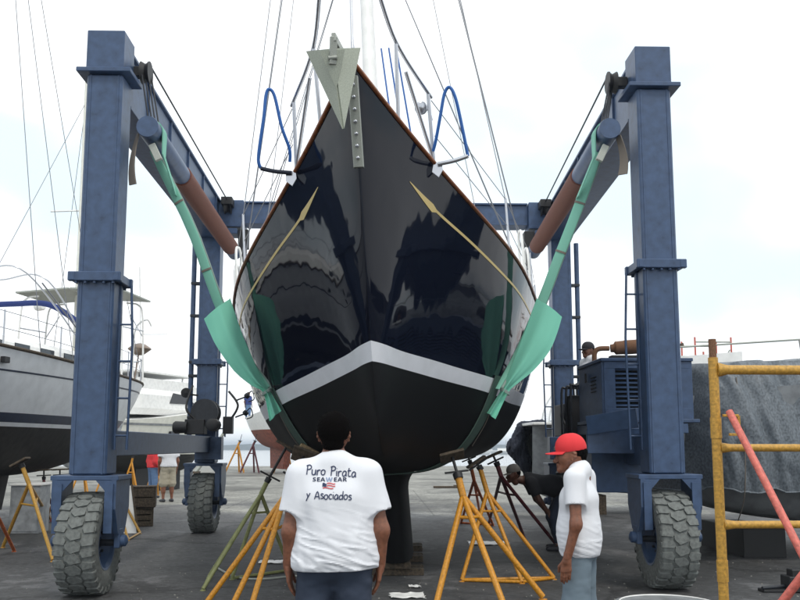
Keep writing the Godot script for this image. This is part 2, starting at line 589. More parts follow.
func head_bones(c: Vector3, fw: Vector3, up: Vector3, sc := 1.0) -> Array:
	# c is the middle of the head (eye level), fw where the face looks
	var rt := fw.cross(up).normalized()
	var o := []
	o.append([c + (up * 0.035 - fw * 0.02) * sc, c + (up * 0.04 + fw * 0.015) * sc, 0.083 * sc, 0.078 * sc, false, 0.03])
	o.append([c + (up * -0.005 - fw * 0.03) * sc, c + (up * 0.0 + fw * 0.02) * sc, 0.074 * sc, 0.068 * sc, false, 0.03])
	for s in [-1.0, 1.0]:
		o.append([c + (rt * 0.03 * s - up * 0.03 + fw * 0.03) * sc, c + (rt * 0.018 * s - up * 0.088 + fw * 0.055) * sc, 0.042 * sc, 0.026 * sc, false, 0.03])
		o.append([c + (rt * 0.032 * s - up * 0.022 + fw * 0.062) * sc, c + (rt * 0.04 * s - up * 0.03 + fw * 0.045) * sc, 0.02 * sc, 0.022 * sc, false, 0.02])
		o.append([c + (rt * 0.012 * s + up * 0.018 + fw * 0.082) * sc, c + (rt * 0.045 * s + up * 0.016 + fw * 0.068) * sc, 0.0105 * sc, 0.01 * sc, false, 0.012])
		for e in [[0.022, 0.0, -0.012, 0.02], [-0.004, -0.012, 0.004, -0.022]]:
			o.append([c + (rt * 0.08 * s + up * e[0] - fw * 0.012) * sc, c + (rt * 0.088 * s + up * e[3] * 0.5 - fw * 0.024) * sc, 0.0105 * sc, 0.0105 * sc, false, 0.008])
		o.append([c + (rt * 0.08 * s - up * 0.02 - fw * 0.008) * sc, c + (rt * 0.083 * s - up * 0.032 - fw * 0.004) * sc, 0.0095 * sc, 0.0085 * sc, false, 0.008])
	o.append([c + (up * 0.005 + fw * 0.084) * sc, c + (up * -0.034 + fw * 0.108) * sc, 0.0085 * sc, 0.0135 * sc, false, 0.014])
	o.append([c + (rt * -0.013 - up * 0.037 + fw * 0.095) * sc, c + (rt * 0.013 - up * 0.037 + fw * 0.095) * sc, 0.0095 * sc, 0.0095 * sc, false, 0.01])
	o.append([c + (rt * -0.018 - up * 0.058 + fw * 0.088) * sc, c + (rt * 0.018 - up * 0.058 + fw * 0.088) * sc, 0.008 * sc, 0.008 * sc, false, 0.006])
	o.append([c + (rt * -0.015 - up * 0.069 + fw * 0.086) * sc, c + (rt * 0.015 - up * 0.069 + fw * 0.086) * sc, 0.0085 * sc, 0.0085 * sc, false, 0.006])
	o.append([c + (up * -0.095 + fw * 0.074) * sc, c + (up * -0.092 + fw * 0.07) * sc, 0.02 * sc, 0.02 * sc, false, 0.02])
	o.append([c + (up * -0.03 - fw * 0.03) * sc, c + (up * -0.12 - fw * 0.035) * sc, 0.056 * sc, 0.054 * sc, false, 0.03])
	return o

func person(label: String, at: Vector3, J: Dictionary, O: Dictionary) -> Node3D:
	# J: joints in the person's own frame (feet at y 0); O: clothes and cell sizes
	var root := thing("person", label, "person", at)
	var cell: float = O.get("cell", 0.014)
	var fine: float = O.get("fine", 0.006)
	var w: float = O.get("build", 1.0)
	var fw: Vector3 = J.look.normalized()
	var hup: Vector3 = J.get("head_up", Vector3.UP)
	var b := []
	var side: Vector3 = (J.sh_r - J.sh_l)
	# trunk
	var nb: Vector3 = J.sh_l.lerp(J.sh_r, 0.5) + Vector3(0, 0.05, 0)
	b.append([nb, J.sh_l.lerp(J.sh_r, 0.08), 0.066 * w, 0.052 * w])
	b.append([nb, J.sh_l.lerp(J.sh_r, 0.92), 0.066 * w, 0.052 * w])
	b.append([J.chest - side * 0.22, J.chest + side * 0.22, 0.105 * w, 0.105 * w, false, 0.08])
	b.append([J.waist - side * 0.17, J.waist + side * 0.17, 0.1 * w, 0.1 * w, false, 0.1])
	b.append([J.hip_l, J.hip_r, 0.1 * w, 0.1 * w, false, 0.07])
	b.append([J.chest, J.waist, 0.1 * w, 0.1 * w, false, 0.1])
	b.append([J.waist, J.hip_l.lerp(J.hip_r, 0.5), 0.1 * w, 0.1 * w, false, 0.1])
	b.append([J.sh_l.lerp(J.sh_r, 0.5), J.head - hup * 0.07 - fw * 0.02, 0.07 * w, 0.056, false, 0.05])
	var arms := []
	for s in ["l", "r"]:
		arms.append([J["sh_" + s], J["el_" + s], 0.056 * w, 0.039 * w])
		arms.append([J["el_" + s], J["wr_" + s], 0.04 * w, 0.028])
		b.append([J["hip_" + s], J["kn_" + s], 0.086 * w, 0.058 * w])
		b.append([J["kn_" + s], J["an_" + s], 0.056 * w, 0.036])
		b.append([J["kn_" + s].lerp(J["an_" + s], 0.1) - fw * 0.02, J["kn_" + s].lerp(J["an_" + s], 0.5) - fw * 0.012, 0.05 * w, 0.044 * w])
		b.append([J["an_" + s] - Vector3(0, 0.03, 0), J["toe_" + s], 0.036, 0.026])
	b.append_array(arms)
	var m := MB.new()
	Field.new(b, cell, 0.04).add_to(m)
	Field.new(head_bones(J.head, fw, hup), fine).add_to(m)
	for s in ["l", "r"]:
		if J.has("hand_" + s):
			var hd: Array = J["hand_" + s]
			Field.new(hand_bones(J["wr_" + s], hd[0].normalized(), hd[1].normalized(), hd[2].normalized(), hd[3]), O.get("hand_cell", 0.005), 0.01).add_to(m)
	obj("body", m, O.skin, root)
	# shirt
	var e: float = O.get("loose", 0.014)
	var sb := []
	sb.append([nb, J.sh_l.lerp(J.sh_r, 0.06), 0.066 * w + e, 0.054 * w + e])
	sb.append([nb, J.sh_l.lerp(J.sh_r, 0.94), 0.066 * w + e, 0.054 * w + e])
	sb.append([J.chest - side * 0.24, J.chest + side * 0.24, 0.105 * w + e, 0.105 * w + e, false, 0.08])
	sb.append([J.waist - side * 0.2, J.waist + side * 0.2, 0.112 * w + e, 0.112 * w + e, false, 0.1])
	var hm: Vector3 = J.hip_l.lerp(J.hip_r, 0.5)
	var hem: float = O.hem
	var hs: Vector3 = J.hip_r - J.hip_l
	sb.append([hm - hs * 0.5, hm + hs * 0.5, 0.114 * w + e, 0.114 * w + e, false, 0.07])
	sb.append([J.chest, J.waist, 0.105 * w + e, 0.105 * w + e, false, 0.1])
	sb.append([J.waist, hm, 0.108 * w + e, 0.108 * w + e, false, 0.1])
	for s in ["l", "r"]:
		var q: float = O.get("sleeve", 0.62)
		sb.append([J["sh_" + s], J["sh_" + s].lerp(J["el_" + s], minf(q, 1.0)), 0.057 * w + e * 0.8, 0.058 * w + e * 1.2, q < 1.0, 0.06])
		if q > 1.0:
			sb.append([J["el_" + s], J["el_" + s].lerp(J["wr_" + s], q - 1.0), 0.052 * w + e, 0.042 + e, true, 0.03])
	var up: Vector3 = (J.chest - hm).normalized()
	var fz := FastNoiseLite.new()
	fz.seed = int(at.x * 100.0) + 50
	fz.frequency = 1.0
	fz.fractal_octaves = 2
	var amp: float = O.get("folds", 0.006)
	var hem_plane := Plane(-up, (hm + up * hem).dot(-up))
	var fold := func(p: Vector3) -> float:
		var low: float = clampf(1.0 - (p - hm).dot(up) / 0.42, 0.0, 1.0)
		var wv: float = fz.get_noise_3d(p.x * 3.0, p.y * 13.0 + p.x * 4.0, p.z * 3.0)
		var dg: float = fz.get_noise_3d(p.x * 7.0 + 40.0, p.y * 2.2 - absf(p.x) * 4.0, p.z * 5.0)
		return -maxf(0.0, 0.42 - absf(wv)) * amp * 2.2 * low * low - (0.3 + dg) * amp * 0.8 * (0.35 + low)
	var sf := Field.new(sb, O.get("shirt_cell", cell), 0.04, fold, [hem_plane])
	var sm := MB.new()
	sf.add_to(sm)
	var shirt := obj("shirt", sm, O.shirt, root)
	# trousers
	var pl: float = O.get("legs", 1.9)             # 1 = to the knee, 2 = to the ankle
	var pb := []
	pb.append([J.hip_l, J.hip_r, 0.1 * w + 0.013, 0.1 * w + 0.013, false, 0.07])
	pb.append([hm, hm.lerp(J.waist, 0.5), 0.1 * w + 0.013, 0.1 * w + 0.01, false, 0.1])
	for s in ["l", "r"]:
		pb.append([J["hip_" + s], J["hip_" + s].lerp(J["kn_" + s], minf(pl, 1.0)), 0.102 * w, (0.085 if pl > 1.25 else 0.105) * w, pl < 1.0, 0.03])
		if pl > 1.0:
			pb.append([J["kn_" + s], J["kn_" + s].lerp(J["an_" + s], pl - 1.0), (0.08 if pl > 1.25 else 0.104) * w, (0.066 if pl > 1.25 else 0.106) * w, true, 0.03])
	var pfold := func(p: Vector3) -> float:
		return fz.get_noise_3d(p.x * 7.0, p.y * 11.0, p.z * 7.0 + 9.0) * amp * 0.9
	var pm := MB.new()
	Field.new(pb, cell, 0.03, pfold, [Plane(Vector3.UP, hm.y + 0.16)]).add_to(pm)
	obj("trousers", pm, O.trousers, root)
	for s in ["l", "r"]:
		var an: Vector3 = J["an_" + s]
		var toe: Vector3 = J["toe_" + s]
		var sh := MB.new()
		var hl := Vector3(an.x, toe.y, an.z) - (toe - an).slide(Vector3.UP).normalized() * 0.04
		Field.new([[hl, toe, 0.042, 0.04], [an - Vector3(0, 0.02, 0), hl + Vector3(0, 0.01, 0), 0.046, 0.044]], maxf(0.01, cell * 0.8), 0.03, null, [Plane(Vector3.DOWN, -0.002)]).add_to(sh)
		obj("shoe", sh, O.get("shoes", M.shoe), root)
	# hair and cap
	var c: Vector3 = J.head
	if O.has("hair"):
		var hb := []
		var rt := fw.cross(hup).normalized()
		var sm_: float = 0.009 if O.has("cap") else 0.0
		hb.append([c + hup * 0.042 - fw * 0.022, c + hup * 0.05 + fw * 0.008, 0.092 - sm_, 0.085 - sm_, false, 0.02])
		hb.append([c + hup * 0.005 - fw * 0.04, c - hup * 0.045 - fw * 0.046, 0.079, 0.062, false, 0.03])
		var hfold := func(p: Vector3) -> float: return fz.get_noise_3d(p.x * 60.0, p.y * 60.0, p.z * 60.0) * 0.004
		var hair := MB.new()
		Field.new(hb, fine, 0.03, hfold, [Plane(fw, (c + fw * 0.045).dot(fw))]).add_to(hair)
		if fine < 0.008 and not O.has("cap"):                           # short strands standing off the scalp
			var n0 := hair.v.size()
			var rr := RandomNumberGenerator.new()
			rr.seed = 4
			for i in 5200:
				var q := rr.randi() % n0
				var p: Vector3 = hair.v[q] + Vector3(rr.randf_range(-1, 1), rr.randf_range(-1, 1), rr.randf_range(-1, 1)) * fine * 0.7
				var dn: Vector3 = (hair.n[q] * 0.55 + Vector3.DOWN * 0.6 + Vector3(rr.randf_range(-1, 1), rr.randf_range(-0.6, 0.6), rr.randf_range(-1, 1)) * 0.5).normalized()
				var sd: Vector3 = dn.cross(hair.n[q]).normalized() * 0.0007
				hair.face([p - hair.n[q] * 0.004 - sd, p - hair.n[q] * 0.004 + sd, p + dn * rr.randf_range(0.008, 0.016)])
		obj("hair", hair, O.hair, root)
	if O.has("cap"):
		var cb := []
		cb.append([c + hup * 0.05 - fw * 0.02, c + hup * 0.055 + fw * 0.014, 0.094, 0.088, false, 0.02])
		cb.append([c + hup * 0.072 - fw * 0.01, c + hup * 0.072 + fw * 0.01, 0.078, 0.075, false, 0.03])
		var cap := MB.new()
		var low := (c + hup * 0.028 - fw * 0.02)
		var cn := (-hup - fw * 0.16).normalized()
		Field.new(cb, fine, 0.03, null, [Plane(cn, low.dot(cn))]).add_to(cap)
		var co := obj("cap", cap, O.cap, root)
		var rows := []
		var rt := fw.cross(hup).normalized()
		for i in 7:
			var r := []
			for j in 11:
				var a := (j / 10.0 - 0.5) * 2.3
				var ln := 0.085 + 0.088 * (i / 6.0) * cos(a * 0.62)
				r.append(c + hup * (0.034 - 0.010 * i / 6.0 - 0.014 * absf(sin(a)) * i / 6.0) + fw * (cos(a) * ln) + rt * sin(a) * 0.088)
			rows.append(r)
		var pk := MB.new()
		pk.sheet(rows, 0.005)
		obj("peak", pk, O.cap, co)
	root.set_meta("field", 0)
	root.remove_meta("field")
	if O.has("printed"): O.printed.call(sf, shirt)
	return root

# ---------------------------------------------------------------- setting
func yard_image(x0: float, z0: float, span: Vector2, W: int, Hh: int) -> Image:
	# colour of the worn yard surface: near asphalt darkened by painted-in shade, pale concrete slabs beyond; oil, dust and cracks
	var ns := []
	for q in [[0.055, 4, 3], [0.34, 5, 4], [2.1, 4, 5], [9.0, 2, 6], [0.14, 4, 7]]:
		var f := FastNoiseLite.new()
		f.seed = q[2]
		f.frequency = q[0]
		f.fractal_octaves = q[1]
		ns.append(f)
	var na: FastNoiseLite = ns[0]; var nb: FastNoiseLite = ns[1]; var nc: FastNoiseLite = ns[2]; var nd: FastNoiseLite = ns[3]; var ng: FastNoiseLite = ns[4]
	var cr := FastNoiseLite.new()
	cr.seed = 9
	cr.noise_type = FastNoiseLite.TYPE_CELLULAR
	cr.cellular_return_type = FastNoiseLite.RETURN_DISTANCE2_SUB
	cr.frequency = 0.3
	cr.domain_warp_enabled = true
	cr.domain_warp_amplitude = 0.9
	cr.domain_warp_frequency = 0.9
	cr.fractal_type = FastNoiseLite.FRACTAL_NONE
	var out := PackedByteArray()
	out.resize(W * Hh * 3)
	for y in Hh:
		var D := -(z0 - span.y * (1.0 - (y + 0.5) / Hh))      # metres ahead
		for x in W:
			var i := (y * W + x) * 3
			var X := x0 + span.x * (x + 0.5) / W
			var b := nb.get_noise_2d(X, D)
			var c := nc.get_noise_2d(X, D)
			var d := nd.get_noise_2d(X, D)
			var g := ng.get_noise_2d(X, D)
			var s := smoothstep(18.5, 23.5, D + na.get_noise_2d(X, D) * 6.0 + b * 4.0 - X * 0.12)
			var shade_end := smoothstep(11.0, 15.0, D + g * 6.0 + b * 2.0 + X * 0.1)
			var v := lerpf(lerpf(0.062, 0.09, shade_end), 0.235, s)  # foreground shade is painted into the near asphalt tones, easing off further out
			v *= 1.0 + b * 0.3 + c * 0.3 + d * 0.5
			v *= 1.0 - 0.5 * smoothstep(0.2, 0.42, g + c * 0.3)
			v += 0.06 * smoothstep(0.3, 0.5, b * 0.8 + c * 0.5)
			var e := cr.get_noise_2d(X, D) + 1.0
			if e < 0.035 + 0.03 * c: v *= 0.45 + 0.25 * s
			if s > 0.4 and (absf(fposmod(X + 1.2, 5.0) - 2.5) < 0.02 or absf(fposmod(D, 5.0) - 2.5) < 0.025): v *= 0.6
			v = clampf(v, 0.02, 0.6)
			var warm := -0.015 + 0.06 * s
			out[i] = int(255.0 * pow(v * (1.0 + warm), 0.4545))
			out[i + 1] = int(255.0 * pow(v * (1.0 + warm * 0.7), 0.4545))
			out[i + 2] = int(255.0 * pow(v * (1.0 - warm * 1.6), 0.4545))
	var r := Image.create_from_data(W, Hh, false, Image.FORMAT_RGB8, out)
	r.generate_mipmaps()
	return r

func yard_material(im: Image) -> StandardMaterial3D:
	var mp := StandardMaterial3D.new()
	mp.albedo_texture = ImageTexture.create_from_image(im)
	mp.roughness = 0.75
	mp.detail_enabled = true
	mp.detail_blend_mode = BaseMaterial3D.BLEND_MODE_MUL
	mp.detail_albedo = T.fine
	mp.detail_uv_layer = BaseMaterial3D.DETAIL_UV_2
	mp.uv2_triplanar = true
	mp.uv2_world_triplanar = true
	mp.uv2_scale = Vector3.ONE * 0.9
	return mp

func flat_sheet(x0: float, x1: float, z0: float, z1: float, y: float) -> MB:
	var g := MB.new()
	var a := g.vert(Vector3(x0, y, z0), Vector3.UP, Vector2(0, 1))
	g.vert(Vector3(x1, y, z0), Vector3.UP, Vector2(1, 1))
	g.vert(Vector3(x1, y, z1), Vector3.UP, Vector2(1, 0))
	g.vert(Vector3(x0, y, z1), Vector3.UP, Vector2(0, 0))
	g.tri(a, a + 1, a + 2); g.tri(a, a + 2, a + 3)
	return g

func setting() -> void:
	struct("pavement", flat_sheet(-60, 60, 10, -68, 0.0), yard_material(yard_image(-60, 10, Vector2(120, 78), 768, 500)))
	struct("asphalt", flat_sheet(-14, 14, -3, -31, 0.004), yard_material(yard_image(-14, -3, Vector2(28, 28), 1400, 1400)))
	# loose grit
	var pb := MB.new()
	for i in 2600:
		var D := 5.5 + 20.0 * pow(rng.randf(), 1.6)
		var p := Vector3(rng.randf_range(-0.62, 0.62) * D, 0.004, -D)
		var r := 0.004 + 0.011 * pow(rng.randf(), 3.0)
		var a := rng.randf() * TAU
		var q := []
		for k in 4: q.append(p + Vector3(cos(a + k * 1.57) * r * rng.randf_range(0.7, 1.3), 0, sin(a + k * 1.57) * r))
		var top := p + Vector3(0, r * 0.9, 0)
		for k in 4: pb.face([q[(k + 1) % 4], q[k], top])
	tag(obj("grit", pb, mat(s3(128, 126, 120), 0.9)), "loose grit scattered over the near asphalt", "grit", "", "stuff")
	var mg := mat(s3(140, 138, 130), 0.85, "grunge", 0.15)
	var g := MB.new()
	g.box(Vector3(0, -1.51, 66), Vector3(900, 3.0, 268.5), Basis.IDENTITY, 0.02)
	struct("ground", g, mg)
	var water := mat(s3(70, 92, 104), 0.12, "", 1.0, 0.0)
	water.heightmap_enabled = true
	water.heightmap_texture = T.streak
	water.heightmap_scale = 3.0
	water.uv1_triplanar = true
	water.uv1_scale = Vector3.ONE * 0.12
	struct("water", flat_sheet(-4000, 4000, -60, -9000, -1.3), water)
	# far breakwater on the horizon
	var bw := MB.new()
	var rows := []
	for i in 61:
		var x := -700.0 + 1400.0 * i / 60.0
		var h := 1.5 + 2.4 * rng.randf()
		rows.append([Vector3(x, -2, -640), Vector3(x, h, -652), Vector3(x, h, -660), Vector3(x, -2, -675)])
	bw.grid(rows)
	struct("breakwater", bw, mat(s3(120, 132, 140), 0.9, "speck", 0.05))

# ---------------------------------------------------------------- the travel lift
func tyre_mesh() -> MB:                            # axis x, radius 0.53, width 0.42
	var g := MB.new()
	g.lathe([[0.27, -0.155], [0.29, -0.19], [0.36, -0.205], [0.44, -0.205], [0.49, -0.195], [0.505, -0.17], [0.508, 0.0], [0.505, 0.17], [0.49, 0.195], [0.44, 0.205], [0.36, 0.205], [0.29, 0.19], [0.27, 0.155]], Vector3.ZERO, Vector3(1, 0, 0), 56)
	var nb := 27
	for row in 3:
		for i in nb:
			var a0 := TAU * (i + 0.5 * (row % 2)) / nb
			var poly := []
			if row == 1:
				poly = [[-0.075, -0.01], [-0.02, -0.058], [0.075, -0.03], [0.075, 0.012], [0.02, 0.058], [-0.075, 0.03]]
			elif row == 0:
				poly = [[-0.2, -0.024], [-0.09, -0.036], [-0.075, 0.0], [-0.1, 0.046], [-0.2, 0.034]]
			else:
				poly = [[0.2, 0.024], [0.09, 0.036], [0.075, 0.0], [0.1, -0.046], [0.2, -0.034]]
			for p in poly:
				p[0] += rng.randf_range(-0.007, 0.007); p[1] += rng.randf_range(-0.007, 0.007)
			var top := []; var low := []
			for p in poly:
				var edge: float = absf(p[0]) / 0.2
				var rt := 0.532 - 0.014 * edge * edge
				var at: float = a0 + p[1] / 0.52
				var inset: float = 0.93
				var ax: float = p[0]
				top.append(Vector3(ax * (0.985 if edge > 0.9 else 1.0), sin(at) * rt, cos(at) * rt))
				low.append(Vector3(ax * (1.03 if edge > 0.9 else 1.0) , sin(at) * 0.49, cos(at) * 0.49) / 1.0 if edge > 0.9 else Vector3(ax, sin(at) * 0.5, cos(at) * 0.5))
			g.face(top)
			for k in poly.size():
				var k2 := (k + 1) % poly.size()
				g.face([low[k], low[k2], top[k2], top[k]])
			if row != 1:                           # shoulder lug on the side wall
				var sx := -1.0 if row == 0 else 1.0
				g.box(Vector3(sx * 0.2, sin(a0) * 0.475, cos(a0) * 0.475), Vector3(0.018, 0.05, 0.042), Basis(Vector3(1, 0, 0), -a0 + PI / 2), 0.004)
	return g

func wheel_at(root: Node3D, c: Vector3, tm: ArrayMesh, inner: float, turn: float) -> void:
	# fork, axle and wheel below a post; inner = +1 when the middle of the lift lies on +x
	var w := Node3D.new()
	w.name = "wheel"
	root.add_child(w, true)
	w.position = c
	var t := obj("tyre", tm, M.tyre, w)
	t.rotation.x = turn
	var g := MB.new()
	for s in [-1.0, 1.0]:
		g.lathe([[0.0, 0.04], [0.07, 0.04], [0.075, 0.1], [0.1, 0.105], [0.17, 0.06], [0.215, 0.08], [0.25, 0.15], [0.285, 0.16], [0.285, 0.19], [0.262, 0.185], [0.24, 0.12]].map(func(q): return [q[0], q[1] * 1.0]), Vector3.ZERO, Vector3(s, 0, 0), 32)
	obj("rim", g, M.blue_dark, w)
	for k in 8:
		var a := TAU * k / 8
		var bo := MB.new()
		for s in [-1.0, 1.0]:
			bo.lathe([[0.0, 0.0], [0.016, 0.0], [0.016, 0.05], [0.0, 0.055]], Vector3(s * 0.07, cos(a) * 0.13, sin(a) * 0.13), Vector3(s, 0, 0), 6, true)
		obj("bolt", bo, M.steel_dark, w)

func fork(root: Node3D, c: Vector3) -> void:
	# inverted U of plates over the wheel; c = axle
	var f := MB.new()
	f.box(c + Vector3(0, 0.68, 0), Vector3(0.7, 0.05, 0.5))
	obj("fork_crown", f, M.blue, root)
	for s in [-1.0, 1.0]:
		var g := MB.new()
		g.prism([Vector2(-0.25, 0.66), Vector2(-0.25, 0.36), Vector2(-0.12, 0.1), Vector2(0.12, 0.1), Vector2(0.25, 0.36), Vector2(0.25, 0.66)], c + Vector3(s * 0.305, 0, 0), Vector3(0, 0, -1), Vector3.UP, 0.05)
		g.prism([Vector2(0, 0), Vector2(0.085, 0), Vector2(0.085, 0.5), Vector2(0.0, 0.5)].map(func(q): return Vector2(q.x, q.y)), c + Vector3(s * 0.305 - (0.085 if s > 0 else 0.0), 0.12, 0.262), Vector3.RIGHT, Vector3.UP, 0.025)
		g.prism([Vector2(0, 0), Vector2(-s * 0.16, 0), Vector2(0, -0.18)], c + Vector3(s * 0.28, 0.655, 0.236), Vector3.RIGHT, Vector3.UP, 0.03)
		g.lathe([[0.0, 0.0], [0.06, 0.0], [0.06, 0.05], [0.03, 0.07], [0.0, 0.07]], c + Vector3(s * 0.33, 0.02, 0), Vector3(s, 0, 0), 16)
		g.box(c + Vector3(s * 0.305, 0.05, 0), Vector3(0.06, 0.2, 0.16))
		obj("fork_leg", g, M.blue, root)
	var h := MB.new()
	h.lathe([[0.035, -0.3], [0.035, 0.3]], c, Vector3(1, 0, 0), 14)
	obj("axle", h, M.steel_dark, root)

func ladder(root: Node3D, p: Vector3, wide: Vector3, y0: float, y1: float, only_outer := false) -> void:
	var l := Node3D.new()
	l.name = "ladder"
	root.add_child(l, true)
	tubed("rail", [p + wide + Vector3(0, y0 - p.y, 0), p + wide * 1.15 + Vector3(0, (y0 + y1) * 0.55 - p.y, 0), p + wide * 0.9 + Vector3(0, y1 - p.y, 0)], 0.014, M.blue_dark, l)
	if not only_outer:
		tubed("rail", [p + Vector3(0, y0 - p.y, 0), p + Vector3(0, y1 - p.y, 0)], 0.014, M.blue_dark, l)
	var y := y0 + 0.15
	while y < y1 - 0.05:
		tubed("rung", [p + Vector3(0, y - p.y, 0), p + wide * 1.08 + Vector3(0, y - p.y, 0)], 0.011, M.blue_dark, l, 6)
		y += 0.4

func collar(root: Node3D, c: Vector3, w: float, d: float) -> void:
	var g := MB.new()
	for s in [-1.0, 1.0]:
		g.box(c + Vector3(0, 0, s * (d * 0.5 + 0.035)), Vector3(w + 0.17, 0.1, 0.06))
		g.box(c + Vector3(s * (w * 0.5 + 0.035), 0, 0), Vector3(0.06, 0.094, d + 0.14))
	for s in [-1.0, 1.0]:
		for t in 5:
			g.lathe([[0.0, 0.0], [0.018, 0.0], [0.018, 0.02], [0.0, 0.02]], c + Vector3(-w * 0.5 + w * t / 4.0, -0.052, s * (d * 0.5 + 0.035)), Vector3.DOWN, 6, true)
	obj("collar", g, M.blue, root)

func travel_lift() -> void:
	var root := thing("travel_lift", "blue four-post travel lift on big tyres holding the navy yacht in green slings", "boat lift")
	var tm: ArrayMesh = tyre_mesh().mesh()
	var xs := [-2.995, 3.16]
	var zf := [-9.4, -9.62]
	var xrs := [-3.06, 3.43]
	var zr := -15.95
	for i in 2:
		var x: float = xs[i]
		var xr: float = xrs[i]
		var inn := 1.0 if i == 0 else -1.0
		# posts
		for z in [zf[i], zr]:
			var front: bool = z > -12.0
			x = xs[i] if front else xr
			var pw := 0.39 if front else 0.36
			var bot := 1.24
			var top := 5.6 if front else 5.55
			var g := MB.new()
			g.box(Vector3(x, (bot + top) * 0.5, z), Vector3(pw, top - bot, 0.36), Basis.IDENTITY, 0.018)
			# weld seam strips along the corners of the box section
			obj("post", g, M.blue, root)
			for s in [-1.0, 1.0]:
				boxed("seam", Vector3(x + s * (pw * 0.5 - 0.045), (bot + top) * 0.5, z + 0.182), Vector3(0.018, top - bot - 0.02, 0.01), M.blue, root)
			collar(root, Vector3(x, 3.33 if i == 0 else 3.55, z) if front else Vector3(x, 3.05, z), pw, 0.36)
			var hd := MB.new()
			hd.box(Vector3(x, top + 0.03, z), Vector3(pw + 0.2, 0.05, 0.5))
			hd.box(Vector3(x, top + 0.28, z), Vector3(pw + 0.02, 0.44, 0.4))
			obj("post_head", hd, M.blue, root)
			var ax := Vector3(x - inn * 0.02, 0.53, z - 0.05)
			fork(root, ax)
			wheel_at(root, ax, tm, inn, rng.randf() * TAU)
		# top beam along the lift with flanges
		x = xs[i]
		var g := MB.new()
		var za: float = zf[i] - 0.19
		var ea := Vector3(x, 0, za)
		var eb := Vector3(xr, 0, zr - 0.3)
		var uy := Vector3.UP
		g.bar(ea + uy * 5.69, eb + uy * 5.69, 0.3, 0.6)
		obj("top_beam", g, M.blue, root)
		for y in [5.37, 6.01]:
			var fg := MB.new()
			fg.bar(ea + uy * y + (eb - ea) * 0.001, eb + uy * y - (eb - ea) * 0.001, 0.38, 0.035)
			obj("flange", fg, M.blue, root)
		for k in 5:
			boxed("stiffener", ea.lerp(eb, 0.13 + 0.18 * k) + uy * 5.69, Vector3(0.36, 0.59, 0.02), M.blue, root)
		# lower side beam
		var lb := MB.new()
		var ly: float = 1.57 if i == 0 else 1.5
		lb.bar(ea + uy * ly, Vector3(xr, ly, zr + 0.16), 0.26, 0.28 if i == 0 else 0.36)
		obj("side_beam", lb, M.blue_dark, root)
		boxed("beam_bracket", Vector3(xr + inn * 0.1, 1.5, zr + 0.28), Vector3(0.46, 0.4, 0.24), M.blue_dark, root)
		# ladders on the posts
		ladder(root, Vector3(x + inn * 0.2, 0, zf[i] - 0.05), Vector3(inn * 0.13, 0, 0), 1.5, 3.28 if i == 0 else 3.5)
		ladder(root, Vector3(xr + inn * 0.2, 0, zr + 0.1), Vector3(inn * 0.14, 0, 0), 1.7, 3.6)
		# hose pipe strapped to the outer side of the rear post
		tubed("conduit", [Vector3(xr - inn * 0.3, 1.7, zr + 0.1), Vector3(xr - inn * 0.3, 5.3, zr + 0.1)], 0.045, M.blue_dark, root)
		for y in [2.05, 2.8, 3.05, 3.9, 4.5]:
			boxed("clamp", Vector3(xr - inn * 0.24, y, zr + 0.1), Vector3(0.2, 0.05, 0.12), M.steel_dark, root)
		# corner gusset where the rear cross beam meets, with its sheave
		var cb := MB.new()
		cb.box(Vector3(xr + inn * 0.36, 5.78, zr + 0.06), Vector3(0.5, 0.5, 0.5))
		cb.box(Vector3(xr + inn * 0.24, 5.43, zr + 0.2), Vector3(0.55, 0.1, 0.4))
		obj("corner_box", cb, M.blue, root)
		var sh := MB.new()
		sh.lathe([[0.0, -0.06], [0.15, -0.06], [0.12, -0.02], [0.12, 0.02], [0.15, 0.06], [0.0, 0.06]], Vector3(xr + inn * 0.34, 5.9, zr + 0.38), Vector3(1, 0, 0), 20)
		sh.box(Vector3(xr + inn * 0.34, 5.95, zr + 0.4), Vector3(0.2, 0.14, 0.34))
		obj("sheave", sh, M.black_iron, root)
		var bk := MB.new()
		bk.box(Vector3(xr + inn * 0.62, 5.3, zr + 0.25), Vector3(0.18, 0.34, 0.2))
		bk.lathe([[0.0, -0.05], [0.1, -0.05], [0.1, 0.05], [0.0, 0.05]], Vector3(xr + inn * 0.62, 5.12, zr + 0.25), Vector3(1, 0, 0), 14)
		bk.box(Vector3(xr + inn * 0.66, 4.9, zr + 0.25), Vector3(0.1, 0.3, 0.1), Basis(Vector3(0, 0, 1), inn * 0.25))
		obj("hoist_block", bk, M.black_iron, root)
		for k in 2:
			tubed("hoist_rope", [Vector3(xr + inn * (0.66 + 0.06 * k), 4.8, zr + 0.25), Vector3(xr + inn * (0.86 + 0.02 * k), 4.15, zr + 0.3)], 0.01, M.wire, root, 6)
		# spreader pipe hung under the beam: blue ends, rusty middle
		var py: float = 5.02 if i == 0 else 5.1
		var px: float = -2.52 if i == 0 else 2.63
		var z0: float = -9.25 if i == 0 else -9.38
		var pd := Vector3(xr - x, 0, zr - zf[i]).normalized()
		var se := MB.new()
		se.lathe([[0.0, 5.86], [0.122, 5.86], [0.122, 6.35], [0.0, 6.35]], Vector3(px, py, z0), pd, 24)
		obj("pipe_end", se, M.blue, root)
		var sp := MB.new()
		sp.lathe([[0.0, 0.0], [0.118, 0.0], [0.122, 0.012], [0.122, 1.7], [0.118, 1.75], [0.0, 1.75]], Vector3(px, py, z0), pd, 32)
		obj("spreader_pipe", sp, M.blue, root)
		var rp := MB.new()
		rp.lathe([[0.1, 1.74], [0.136, 1.76], [0.136, 5.84], [0.1, 5.86]], Vector3(px, py, z0), pd, 28)
		obj("pipe_sleeve", rp, M.rust_pipe, root)
